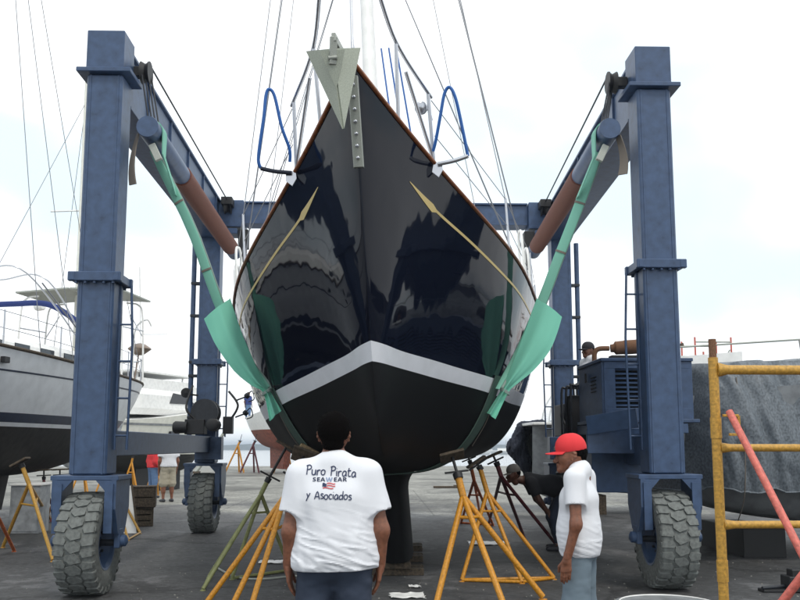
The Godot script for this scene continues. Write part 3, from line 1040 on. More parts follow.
		for k in 4:
			var o: float = (k - 1.5) * 0.05
			tubed("hoist_rope", [Vector3(px + o * 0.6, py + 0.1, z0 - 0.25 - 0.03 * k), Vector3(px - inn * 0.14 + o * 0.5, 5.82, z0 - 0.3 - 0.05 * k)], 0.009, M.steel_dark, root, 6)
		var ps := MB.new()
		ps.lathe([[0.0, -0.05], [0.13, -0.05], [0.1, 0.0], [0.13, 0.05], [0.0, 0.05]], Vector3(px - inn * 0.14, 5.8, z0 - 0.38), Vector3(1, 0, 0), 18)
		ps.box(Vector3(px - inn * 0.24, 5.8, z0 - 0.38), Vector3(0.16, 0.12, 0.1))
		obj("sheave", ps, M.black_iron, root)
		tubed("hoist_rope", [Vector3(px - inn * 0.12, 5.93, z0 - 0.38), Vector3(xr + inn * 0.34, 5.98, zr + 0.5)], 0.011, M.steel_dark, root, 6)
	# rear cross beam
	var cr := MB.new()
	cr.box(Vector3(0.185, 5.82, zr + 0.02), Vector3(5.27, 0.36, 0.3))
	obj("cross_beam", cr, M.blue, root)
	for y in [5.63, 6.02]:
		boxed("flange", Vector3(0.185, y, zr + 0.02), Vector3(5.25, 0.03, 0.4), M.blue, root)
	# hydraulic winch above the rear left beam
	var wc := Vector3(-2.95, 1.7, zr + 0.25)
	var g1 := MB.new()
	g1.lathe([[0.0, -0.16], [0.24, -0.16], [0.24, -0.12], [0.17, -0.1], [0.17, 0.1], [0.24, 0.12], [0.24, 0.16], [0.0, 0.16]], wc + Vector3(-0.05, 0.42, 0.22), Vector3(0, 0, 1), 24)
	obj("winch_drum", g1, M.steel_dark, root)
	var g2 := MB.new()
	g2.box(wc + Vector3(-0.2, 0.17, 0.3), Vector3(0.34, 0.26, 0.3))
	g2.lathe([[0.0, 0.0], [0.1, 0.0], [0.11, 0.2], [0.08, 0.24], [0.0, 0.24]], wc + Vector3(-0.32, 0.16, 0.46), Vector3(-1, 0, 0), 14)
	g2.lathe([[0.0, 0.0], [0.11, 0.0], [0.11, 0.26], [0.07, 0.28], [0.0, 0.28]], wc + Vector3(0.14, 0.2, 0.36), Vector3(0, 0, 1), 14)
	g2.box(wc + Vector3(0.36, 0.2, 0.3), Vector3(0.16, 0.3, 0.2))
	g2.tube(curve([wc + Vector3(0.4, 0.3, 0.3), wc + Vector3(0.52, 0.55, 0.3), wc + Vector3(0.34, 0.8, 0.2)]), 0.02, 8)
	g2.tube(curve([wc + Vector3(-0.2, 0.3, 0.4), wc + Vector3(-0.36, 0.5, 0.4), wc + Vector3(-0.3, 0.9, 0.2)]), 0.02, 8)
	obj("hydraulic_motor", g2, M.black_iron, root)
	for k in 2:
		var a := wc + Vector3(0.48 + 0.02 * k, 0.34 + 0.3 * k, 0.3)
		var vl := MB.new()
		vl.tube([a, a + Vector3(0.16, 0.06, 0)], 0.014, 6)
		vl.lathe([[0.0, 0.0], [0.05, 0.0], [0.05, 0.05], [0.0, 0.06]], a + Vector3(0.16, 0.06, 0), Vector3(0.6, 0.5, 0.3), 10)
		vl.tube(curve([a + Vector3(0.16, 0.06, 0), a + Vector3(0.26, 0.16, 0), a + Vector3(0.3, 0.02, 0), a + Vector3(0.2, -0.03, 0)]), 0.01, 6)
		obj("valve", vl, M.steel_dark, root)
	var fl := MB.new()
	fl.lathe([[0.0, 0.0], [0.09, 0.01], [0.09, 0.05], [0.0, 0.06]], Vector3(-3.4, 2.48, zr + 0.3), Vector3(0.3, 0, 1), 14)
	fl.bar(Vector3(-3.38, 2.46, zr + 0.26), Vector3(-3.16, 2.44, zr + 0.14), 0.03, 0.03)
	obj("work_lamp", fl, M.black_iron, root)
	engine_house(root)

func engine_house(root: Node3D) -> void:
	# engine box on the right hand side, louvred face to the camera
	var z := -10.55
	var x0 := 2.76
	var x1 := 3.86
	var y0 := 1.86
	var y1 := 2.57
	var h := Node3D.new()
	h.name = "engine_housing"
	root.add_child(h, true)
	var g := MB.new()
	# front face frame with two grille openings, left chamfered side, top, right
	var zb := -11.75
	g.bar(Vector3(x0 + 0.09, y0, z), Vector3(x0 + 0.09, y1, z), 0.14, 0.03, Vector3(0, 0, 1))
	g.bar(Vector3(x0 + 0.475, y0, z), Vector3(x0 + 0.475, y1, z), 0.05, 0.03, Vector3(0, 0, 1))
	g.bar(Vector3(x1 - 0.14, y0, z), Vector3(x1 - 0.14, y1, z), 0.3, 0.03, Vector3(0, 0, 1))
	g.box(Vector3((x0 + x1) * 0.5 + 0.01, y0 + 0.07, z), Vector3(x1 - x0 - 0.03, 0.14, 0.034))
	g.box(Vector3((x0 + x1) * 0.5 + 0.01, y1 - 0.045, z), Vector3(x1 - x0 - 0.03, 0.09, 0.034))
	g.box(Vector3(x0 + 0.01, (y0 + y1) * 0.5, (z + zb) * 0.5), Vector3(0.03, y1 - y0, z - zb))
	g.box(Vector3(x1, (y0 + y1) * 0.5, (z + zb) * 0.5), Vector3(0.03, y1 - y0, z - zb))
	g.box(Vector3((x0 + x1) * 0.5, (y0 + y1) * 0.5, zb), Vector3(x1 - x0, y1 - y0, 0.03))
	g.box(Vector3((x0 + x1) * 0.5, y1 + 0.02, (z + zb) * 0.5), Vector3(x1 - x0 + 0.04, 0.04, z - zb + 0.08))
	g.box(Vector3((x0 + x1) * 0.5, y0 - 0.02, (z + zb) * 0.5 + 0.06), Vector3(x1 - x0 + 0.06, 0.04, z - zb + 0.2))
	obj("casing", g, M.blue_dark, h)
	boxed("radiator", Vector3((x0 + x1) * 0.5, (y0 + y1) * 0.5, z - 0.16), Vector3(x1 - x0 - 0.1, y1 - y0 - 0.1, 0.04), M.black, h)
	for c in [[x0 + 0.165, x0 + 0.45], [x0 + 0.5, x1 - 0.29]]:
		for k in 9:
			var l := MB.new()
			l.box(Vector3((c[0] + c[1]) * 0.5, y0 + 0.175 + 0.055 * k, z - 0.015), Vector3(c[1] - c[0], 0.008, 0.05), Basis(Vector3(1, 0, 0), 0.55))
			obj("louvre", l, M.blue_dark, h)
	for k in 5:
		boxed("vent_slot", Vector3(x0 - 0.008, 2.22 + 0.045 * k, -10.95), Vector3(0.012, 0.014, 0.26), M.black, h)
	boxed("door_handle", Vector3(x0 - 0.02, 2.42, -11.3), Vector3(0.02, 0.12, 0.03), M.black_iron, h)
	# deck under the housing and the big front beam with a slanting lip
	var d := MB.new()
	d.box(Vector3(3.25, 1.75, -11.15), Vector3(1.0, 0.12, 1.5))
	obj("engine_deck", d, M.blue_dark, root)
	var tk := MB.new()
	tk.box(Vector3(2.98, 1.22, -11.6), Vector3(0.62, 0.5, 1.6))
	obj("fuel_tank", tk, M.blue_dark, root)
	var lip := MB.new()
	lip.bar(Vector3(2.5, 1.78, -10.3), Vector3(2.98, 1.86, -9.9), 0.02, 0.22)
	lip.bar(Vector3(2.5, 1.6, -10.34), Vector3(3.3, 1.6, -10.3), 0.06, 0.3)
	obj("deck_apron", lip, M.blue_dark, root)
	# muffler on top
	var mf := MB.new()
	mf.lathe([[0.0, 0.0], [0.05, 0.0], [0.055, 0.04], [0.085, 0.06], [0.088, 0.16], [0.092, 0.17], [0.092, 0.52], [0.086, 0.54], [0.05, 0.55], [0.0, 0.55]], Vector3(3.0, 2.78, -11.0), Vector3(1, 0.06, 0.12), 22)
	obj("muffler", mf, M.rust, root)
	var ac := MB.new()
	ac.lathe([[0.0, 0.0], [0.1, 0.0], [0.1, 0.2], [0.05, 0.24], [0.0, 0.24]], Vector3(3.62, 2.8, -10.95), Vector3(1, 0, 0.1), 20)
	ac.box(Vector3(3.3, 2.67, -11.0), Vector3(0.62, 0.03, 0.16))
	ac.bar(Vector3(3.24, 2.58, -11.0), Vector3(3.32, 2.68, -11.0), 0.04, 0.03)
	obj("air_cleaner", ac, M.black_iron, root)
	tubed("exhaust_pipe", curve([Vector3(2.98, 2.78, -11.0), Vector3(2.84, 2.77, -11.0), Vector3(2.79, 2.7, -11.0), Vector3(2.79, 2.5, -11.0)], 6), 0.032, M.rust, root, 10)
	# operator's platform with a rail
	boxed("platform", Vector3(3.05, 1.5, -12.6), Vector3(0.75, 0.06, 1.1), M.blue_dark, root)
	for k in 3:
		tubed("guard_rail", curve([Vector3(2.72, 1.5, -12.1 - 0.3 * k), Vector3(2.72, 2.3, -12.1 - 0.3 * k), Vector3(2.79, 2.38, -12.1 - 0.3 * k), Vector3(3.0, 2.38, -12.1 - 0.3 * k)], 5), 0.018, M.steel_dark, root)
	var ct := MB.new()
	ct.box(Vector3(2.86, 1.9, -12.3), Vector3(0.26, 0.7, 0.2))
	for k in 6:
		ct.tube([Vector3(2.76 + 0.04 * k, 2.25, -12.25), Vector3(2.74 + 0.045 * k, 2.42, -12.22)], 0.012, 6)
	obj("control_stand", ct, M.black_iron, root)
	for k in 3:
		tubed("hydraulic_hose", curve([Vector3(2.95 + 0.1 * k, 1.75, -13.3), Vector3(2.9 + 0.1 * k, 2.0 + 0.1 * k, -13.6), Vector3(3.05 + 0.12 * k, 2.1, -14.2), Vector3(3.2, 1.8, -14.6)]), 0.022, M.black, root)
	boxed("walkway", Vector3(3.62, 1.49, -14.2), Vector3(0.66, 0.06, 1.3), M.blue_dark, root)
	var pk := MB.new()
	pk.box(Vector3(3.2, 1.95, -14.0), Vector3(0.5, 0.5, 0.7))
	pk.lathe([[0.0, 0.0], [0.14, 0.0], [0.14, 0.3], [0.0, 0.3]], Vector3(3.2, 2.0, -13.6), Vector3(0, 0, 1), 16)
	obj("pump_unit", pk, M.steel_dark, root)

# ---------------------------------------------------------------- the navy yacht
var sS: Spline
var sB: Spline
var sP: Spline
var sp: Spline
var sT: Spline                                     # top of the white stripe
var sU: Spline                                     # foot of the white stripe
var boat: Transform3D

func half(s: float, y: float) -> float:
	var P := sP.at(s)
	var S := sS.at(s)
	return sB.at(s) * pow(clampf((y - P) / (S - P), 0.0, 1.0), clampf(sp.at(s), 0.18, 1.0))

func hp(s: float, y: float, side: float, off := 0.0) -> Vector3:  # a point on the hull skin
	var p := Vector3(side * half(s, y), y, -s)
	if off != 0.0:
		var du := Vector3(side * half(s + 0.05, y), y, -s - 0.05) - p
		var dv := Vector3(side * half(s, y + 0.04), y + 0.04, -s) - p
		p += (du.cross(dv) * side).normalized() * off
	return p

func stem_s(level: Callable) -> float:             # where a level line meets the stem
	var a := 0.0
	var b := 3.0
	for i in 40:
		var m := (a + b) * 0.5
		if sP.at(m) > level.call(m): a = m
		else: b = m
	return b

func strake(y0: Callable, y1: Callable, rows: int, side: float) -> Array:
	# skin between two level lines, from the stem aft
	var out := []
	for r in rows + 1:
		var f := float(r) / rows
		var lev := func(s: float) -> float: return lerpf(y0.call(s), y1.call(s), f)
		var s0 := stem_s(lev)
		var line := []
		for i in 73:
			var u := i / 72.0
			var s := s0 + (13.4 - s0) * pow(u, 1.9)
			var y: float = lev.call(s)
			line.append(Vector3(side * (0.0 if i == 0 else half(s, y)), y, -s))
		out.append(line)
	return out

func yacht() -> Node3D:
	var K := [0.0, 1.0, 2.0, 3.5, 5.0, 7.0, 9.0, 11.0, 13.5]
	sS = Spline.new(K, [4.309, 4.051, 3.813, 3.507, 3.34, 3.227, 3.227, 3.247, 3.307])
	sB = Spline.new(K, [0.02, 0.46, 0.924, 1.558, 1.941, 2.296, 2.25, 1.975, 1.263])
	sp = Spline.new(K, [0.919, 0.879, 0.662, 0.335, 0.247, 0.19, 0.19, 0.19, 0.19])
	sP = Spline.new([0.0, 0.4, 0.72, 0.95, 1.25, 1.7, 2.5, 3.5, 5.0, 7.0, 9.0, 11.0, 13.5], [4.289, 3.2, 2.42, 1.968, 1.725, 1.527, 1.39, 1.25, 1.27, 1.26, 1.28, 1.5, 2.4])
	sT = Spline.new([0.0, 0.8, 1.3, 2.1, 2.86, 3.9, 7.0, 10.0, 13.5], [2.42, 2.365, 2.342, 2.315, 2.265, 2.205, 2.17, 2.2, 2.3])
	sU = Spline.new([0.0, 0.83, 1.45, 2.27, 2.97, 3.82, 7.0, 10.0, 13.5], [2.24, 2.21, 2.196, 2.157, 2.108, 2.048, 2.01, 2.03, 2.1])
	var h := -0.056
	var ya := 0.045
	var bx := Vector3(cos(h) * cos(ya), -sin(h), cos(h) * sin(ya))
	var by := Vector3(sin(h) * cos(ya), cos(h), sin(h) * sin(ya))
	var bz := Vector3(-sin(ya), 0, cos(ya))
	boat = Transform3D(Basis(bx, by, bz), Vector3(-0.069, 2.218, -6.096) - by * 2.218)
	var root := thing("sailing_yacht", "large navy blue sailing yacht seen bow-on, hanging in the travel lift", "yacht")
	root.transform = boat
	var lS := func(s: float) -> float: return sS.at(s)
	var lT := func(s: float) -> float: return sT.at(s)
	var lU := func(s: float) -> float: return sU.at(s)
	var lP := func(s: float) -> float: return sP.at(s) + 0.0005
	var g := MB.new()
	g.grid(strake(lT, lS, 26, 1.0), true); g.grid(strake(lT, lS, 26, -1.0))
	var topsides := obj("topsides", g, M.navy, root)
	g = MB.new()
	g.grid(strake(lU, lT, 4, 1.0), true); g.grid(strake(lU, lT, 4, -1.0))
	obj("boot_stripe", g, M.stripe, root)
	g = MB.new()
	# underbody: from the foot of the stripe down to the keel line
	for side in [1.0, -1.0]:
		var s0 := stem_s(lU)
		var rows := []
		for i in 73:
			var u := i / 72.0
			var s := s0 + (13.4 - s0) * pow(u, 1.9)
			var line := []
			var P := sP.at(s)
			var U := sU.at(s)
			for k in 25:
				var f := pow(k / 24.0, 2.2)
				var y := lerpf(P, U, f) if i > 0 else U
				line.append(Vector3(side * (half(s, y) if i > 0 else 0.0), y, -s))
			rows.append(line)
		g.grid(rows, side < 0)
	# transom
	var tr := []
	for k in 21:
		var y := lerpf(sP.at(13.4), sS.at(13.4), pow(k / 20.0, 2.2))
		tr.append([Vector3(-half(13.4, y), y, -13.4), Vector3(half(13.4, y), y, -13.4)])
	g.grid(tr)
	obj("underbody", g, M.antifoul, root)
	# fin keel with a fillet into the hull
	g = MB.new()
	var kr := []
	for i in 22:
		var f := i / 21.0
		var y := lerpf(0.17, 1.62, f)
		var fil := pow(maxf(0.0, (y - 0.95) / 0.67), 2.4)
		var s_le := 4.35 - 0.42 * (y - 0.17) / 1.2 - fil * 0.75
		var s_te := 7.6 + 0.5 * (y - 0.17)
		var th := 0.165 + 0.035 * (1.0 - f) + fil * 0.95
		var ring := []
		for k in 41:
			var a := TAU * k / 40.0
			var u := 0.5 - 0.5 * cos(a)
			var wv := th * sqrt(maxf(sin(PI * pow(u, 0.62)), 0.0)) * signf(sin(a)) if k % 20 != 0 else 0.0
			ring.append(Vector3(wv, y, -lerpf(s_le, s_te, u)))
		kr.append(ring)
	g.grid(kr, false, true)
	var lowk: Array = kr[0].duplicate()
	lowk.pop_back()
	g.face(lowk)
	obj("keel", g, M.antifoul, root)
	# deck and toe rail
	g = MB.new()
	var dk := []
	for i in 55:
		var s := 0.02 + 13.38 * pow(i / 54.0, 1.4)
		var y := sS.at(s) - 0.03
		var b := half(s, y) - 0.005
		dk.append([Vector3(-b, y, -s), Vector3(-b * 0.5, y + 0.05 * b, -s), Vector3(0, y + 0.07 * b, -s), Vector3(b * 0.5, y + 0.05 * b, -s), Vector3(b, y, -s)])
	g.grid(dk)
	obj("deck", g, M.white, root)
	for side in [-1.0, 1.0]:
		var pts := []
		for i in 60:
			var s := 0.0 + 13.4 * pow(i / 59.0, 1.5)
			pts.append(Vector3(side * (half(s, sS.at(s)) + 0.002), sS.at(s) + 0.012, -s))
		g = MB.new()
		g.tube(pts, 0.021, 10)
		obj("toe_rail", g, M.teak, root)
	# gold cove line with an arrow head
	for side in [-1.0, 1.0]:
		var cove := Spline.new([0.95, 1.45, 2.04, 3.07, 4.0, 7.0, 12.0], [3.72, 3.602, 3.5, 3.305, 3.18, 3.05, 3.1])
		g = MB.new()
		var top := []; var low := []
		for i in 70:
			var s := 0.97 + 10.0 * pow(i / 69.0, 1.6)
			var w := 0.013
			if s < 1.46: w = 0.003 + 0.034 * (s - 0.97) / 0.49
			var y := cove.at(s)
			top.append(hp(s, y + w * (0.9 if s < 1.46 else 1.0), side, 0.004))
			low.append(hp(s, y - w * (1.2 if s < 1.46 else 1.0), side, 0.004))
		g.grid([low, top], side > 0)
		obj("cove_line", g, M.gold, root)
	# stem plate with bolts
	var plate := MB.new()
	var pr := []
	for i in 13:
		var y := 3.62 + 0.62 * i / 12.0
		var s := stem_s(func(q): return y) - 0.014
		pr.append([Vector3(0.04, y, -s - 0.028), Vector3(0.038, y, -s - 0.002), Vector3(0.03, y, -s + 0.006), Vector3(-0.03, y, -s + 0.006), Vector3(-0.038, y, -s - 0.002), Vector3(-0.04, y, -s - 0.028)])
	plate.grid(pr, true)
	plate.face([pr[0][0], pr[0][1], pr[0][2], pr[0][3], pr[0][4], pr[0][5]])
	var po := obj("stem_plate", plate, M.galv, root)
	for i in 7:
		var y := 3.68 + 0.083 * i
		var s := stem_s(func(q): return y) - 0.024
		var bt := MB.new()
		bt.lathe([[0.0, -0.004], [0.014, -0.004], [0.013, 0.006], [0.007, 0.011], [0.0, 0.012]], Vector3(0.0, y, -s + 0.004), Vector3(0, -0.3, 1), 10)
		obj("bolt", bt, M.steel, po)
	# anchor stowed on the bow roller, beside the stem plate
	var an := Node3D.new()
	an.name = "anchor"
	root.add_child(an, true)
	var ao := Vector3(-0.12, 4.14, 0.16)
	g = MB.new()
	var tip := ao + Vector3(0.045, -0.37, 0.02)
	var ridge := ao + Vector3(0.0, 0.18, 0.12)
	var lw := ao + Vector3(-0.19, 0.24, -0.02)
	var rw := ao + Vector3(0.19, 0.24, -0.02)
	for f in [[tip, ridge, lw], [tip, rw, ridge]]:
		var nn: Vector3 = (f[1] - f[0]).cross(f[2] - f[0]).normalized() * 0.012
		g.face([f[0], f[2], f[1]]); g.face([f[0] + nn, f[1] + nn, f[2] + nn])
		for k in 3:
			g.face([f[k], f[(k + 1) % 3], f[(k + 1) % 3] + nn, f[k] + nn])
	g.prism([Vector2(-0.09, 0.1), Vector2(0.085, 0.1), Vector2(0.01, -0.16)], ao + Vector3(0.005, 0.06, 0.115), Vector3.RIGHT, Vector3(0, 0.96, 0.28), 0.03)
	obj("fluke", g, mat(s3(178, 184, 170), 0.5, "fine", 3.0), an)
	g = MB.new()
	g.bar(ao + Vector3(0.0, 0.06, 0.13), ao + Vector3(0.02, 0.24, 0.18), 0.05, 0.028)
	g.bar(ao + Vector3(0.02, 0.235, 0.19), ao + Vector3(0.1, 0.29, -0.5), 0.03, 0.06)
	g.lathe([[0.0, -0.03], [0.016, -0.03], [0.016, 0.03], [0.0, 0.03]], ao + Vector3(0.005, 0.1, 0.15), Vector3(1, 0, 0), 8)
	for k in 9:
		var cc := ao + Vector3(0.1 + 0.004 * k, 0.3 - 0.004 * k, -0.52 - 0.045 * k)
		var ring := []
		for q in 9: ring.append(cc + Basis(Vector3(0, 0, 1), PI / 2 * (k % 2)) * Vector3(cos(TAU * q / 8.0) * 0.02, 0, sin(TAU * q / 8.0) * 0.032))
		g.tube(ring, 0.0055, 6, false)
	obj("shank", g, M.galv, an)
	g = MB.new()
	for s in [-1.0, 1.0]:
		g.bar(Vector3(-0.03 + s * 0.055, 4.36, 0.12), Vector3(-0.03 + s * 0.055, 4.36, -0.5), 0.012, 0.12)
	g.lathe([[0.0, -0.05], [0.045, -0.05], [0.03, 0.0], [0.045, 0.05], [0.0, 0.05]], Vector3(-0.03, 4.36, 0.09), Vector3(1, 0, 0), 14)
	obj("bow_roller", g, M.steel, root)
	bow_fittings(root)
	return root

func bow_fittings(root: Node3D) -> void:
	# stainless pulpit
	for side in [-1.0, 1.0]:
		var foot := func(s: float) -> Vector3: return Vector3(side * (half(s, sS.at(s)) - 0.03), sS.at(s) + 0.02, -s)
		tubed("pulpit_leg", [foot.call(1.4), foot.call(1.36) + Vector3(side * 0.0, 0.62, 0.08)], 0.016, M.steel, root, 10)
		tubed("pulpit_leg", [foot.call(1.42) + Vector3(0, 0.02, 0), foot.call(0.9) + Vector3(side * 0.02, 0.55, 0)], 0.016, M.steel, root, 10)
		tubed("pulpit_leg", [foot.call(0.75), foot.call(0.72) + Vector3(side * 0.03, 0.62, 0.1)], 0.016, M.steel, root, 10)
		var rail := curve([foot.call(1.42) + Vector3(0, 0.62, 0.08), foot.call(0.72) + Vector3(side * 0.03, 0.64, 0.1), Vector3(side * 0.16, 5.0, 0.18), Vector3(0, 5.02, 0.24)])
		tubed("pulpit_rail", rail, 0.016, M.steel, root, 10)
		# mooring fairlead on the rail cap and a hose-covered line loop
		var fp: Vector3 = foot.call(1.36) + Vector3(side * 0.05, -0.05, 0.0)
		var fg := MB.new()
		fg.prism([Vector2(-0.05, 0.05), Vector2(-0.055, -0.035), Vector2(0.0, -0.085), Vector2(0.04, -0.02), Vector2(0.035, 0.05)], fp + Vector3(0, 0, 0.03), Vector3.RIGHT, Vector3.UP, 0.02)
		obj("fairlead", fg, M.steel, root)
		var a := fp + Vector3(0, 0.03, 0.05)
		var p1 := a + Vector3(side * 0.14, 0.015, 0.02)
		var p2 := a + Vector3(side * 0.265, 0.05, 0.02)
		tubed("line_guard", curve([a, p1, p2], 6), 0.019, M.steel if side > 0 else M.canvas_dark, root, 10)
		var lp: Array
		if side > 0:
			lp = [p2, p2 + Vector3(-0.03, 0.22, 0.02), p2 + Vector3(-0.075, 0.5, 0.05), p2 + Vector3(-0.12, 0.615, 0.05), p2 + Vector3(-0.17, 0.57, 0.04), p2 + Vector3(-0.22, 0.37, 0.02), p2 + Vector3(-0.27, 0.17, -0.02), p2 + Vector3(-0.3, 0.08, -0.05)]
		else:
			lp = [p2, p2 + Vector3(-0.015, 0.1, 0.02), p2 + Vector3(0.05, 0.45, 0.05), p2 + Vector3(0.075, 0.64, 0.05), p2 + Vector3(0.105, 0.7, 0.05), p2 + Vector3(0.15, 0.64, 0.04), p2 + Vector3(0.2, 0.36, 0.02), p2 + Vector3(0.255, 0.17, -0.02), p2 + Vector3(0.25, 0.06, -0.05)]
		tubed("hose_covered_line", curve(lp), 0.0145, M.blue_hose, root, 10)
		# stanchions and lifelines
		var tops := [foot.call(1.42) + Vector3(0, 0.6, 0.06)]
		var mids := [foot.call(1.45) + Vector3(0, 0.3, 0.03)]
		for s in [3.3, 5.2, 7.1, 9.0]:
			var f: Vector3 = foot.call(s)
			tubed("stanchion", [f, f + Vector3(0, 0.62, 0)], 0.0135, M.steel, root, 8)
			tops.append(f + Vector3(0, 0.61, 0))
			mids.append(f + Vector3(0, 0.31, 0))
		tubed("lifeline", tops, 0.004, M.wire, root, 6)
		tubed("lifeline", mids, 0.004, M.wire, root, 6)
		# boarding gate hoops
		for s in [4.2, 4.9]:
			var f: Vector3 = foot.call(s)
			tubed("gate_hoop", curve([f, f + Vector3(0, 0.5, 0), f + Vector3(side * 0.0, 0.62, -0.12), f + Vector3(0, 0.55, -0.3), f + Vector3(0, 0.0, -0.36)], 6), 0.016, M.white, root, 8)
		# shrouds
		var mt := Vector3(0, 19.0, -5.6)
		var sp_t := Vector3(side * 1.0, 9.6, -5.8)
		for q in [[5.4, Vector3(0, 9.4, -5.6)], [6.1, Vector3(0, 9.4, -5.6)], [5.75, sp_t], [5.85, sp_t + Vector3(0.02, 0, 0)]]:
			var f: Vector3 = foot.call(q[0])
			tubed("shroud", [f, q[1]], 0.006, M.wire, root, 6)
			tubed("turnbuckle", [f + (q[1] - f).normalized() * 0.08, f + (q[1] - f).normalized() * 0.38], 0.014, M.steel, root, 8)
		tubed("shroud", [sp_t, mt], 0.006, M.wire, root, 6)
		tubed("spreader", [Vector3(0, 9.5, -5.6), sp_t], 0.03, M.white, root, 8)
		# a running backstay and a halyard tied off at the rail
		tubed("halyard", [foot.call(3.3) + Vector3(0, 0.6, 0), Vector3(side * 0.1, 16.0, -5.5)], 0.005, M.wire, root, 6)
		tubed("halyard", [foot.call(2.3) + Vector3(0, 0.02, 0), Vector3(side * 0.12, 14.0, -5.5)], 0.004, M.wire, root, 6)
	# masthead gear
	var mg := MB.new()
	mg.tube([Vector3(0, 3.5, -5.6), Vector3(0, 19.2, -5.6)], 0.1, 18, true, 0.7, Vector3(0, 0, 1))
	obj("mast", mg, M.white, root)
	var fu := MB.new()
	fu.tube([Vector3(0.0, 4.36, -0.12), Vector3(0, 4.5, -0.18), Vector3(0, 18.8, -5.45)], [0.02, 0.012, 0.012], 10)
	obj("forestay", fu, M.steel, root)
	var sv := MB.new()
	sv.tube([Vector3(0.06, 4.1, -1.9), Vector3(0.06, 4.6, -1.98), Vector3(0.06, 16.0, -5.2)], [0.05, 0.065, 0.04], 12)
	obj("furled_staysail", sv, M.white, root)
	# deck light on a bracket and two blue lines by the pulpit
	var dl := MB.new()
	dl.lathe([[0.0, 0.0], [0.05, 0.005], [0.06, 0.03], [0.045, 0.05], [0.0, 0.055]], Vector3(0.52, 4.5, -1.35), Vector3(0.3, -0.4, 1), 14)
	dl.tube([Vector3(0.52, 4.5, -1.38), Vector3(0.6, 4.5, -1.4), Vector3(0.62, 4.4, -1.4)], 0.012, 8)
	obj("deck_light", dl, M.steel, root)
	for k in 3:
		tubed("sheet_line", [Vector3(0.28 + 0.09 * k, 4.06 - 0.03 * k, -1.3 - 0.1 * k), Vector3(0.2 + 0.07 * k, 5.2, -1.6)], 0.008, M.blue_hose, root, 6)
	# low cabin roof
	var cb := MB.new()
	cb.box(Vector3(0, 3.5, -7.4), Vector3(2.2, 0.5, 4.2), Basis.IDENTITY, 0.12)
	obj("cabin", cb, M.white, root)

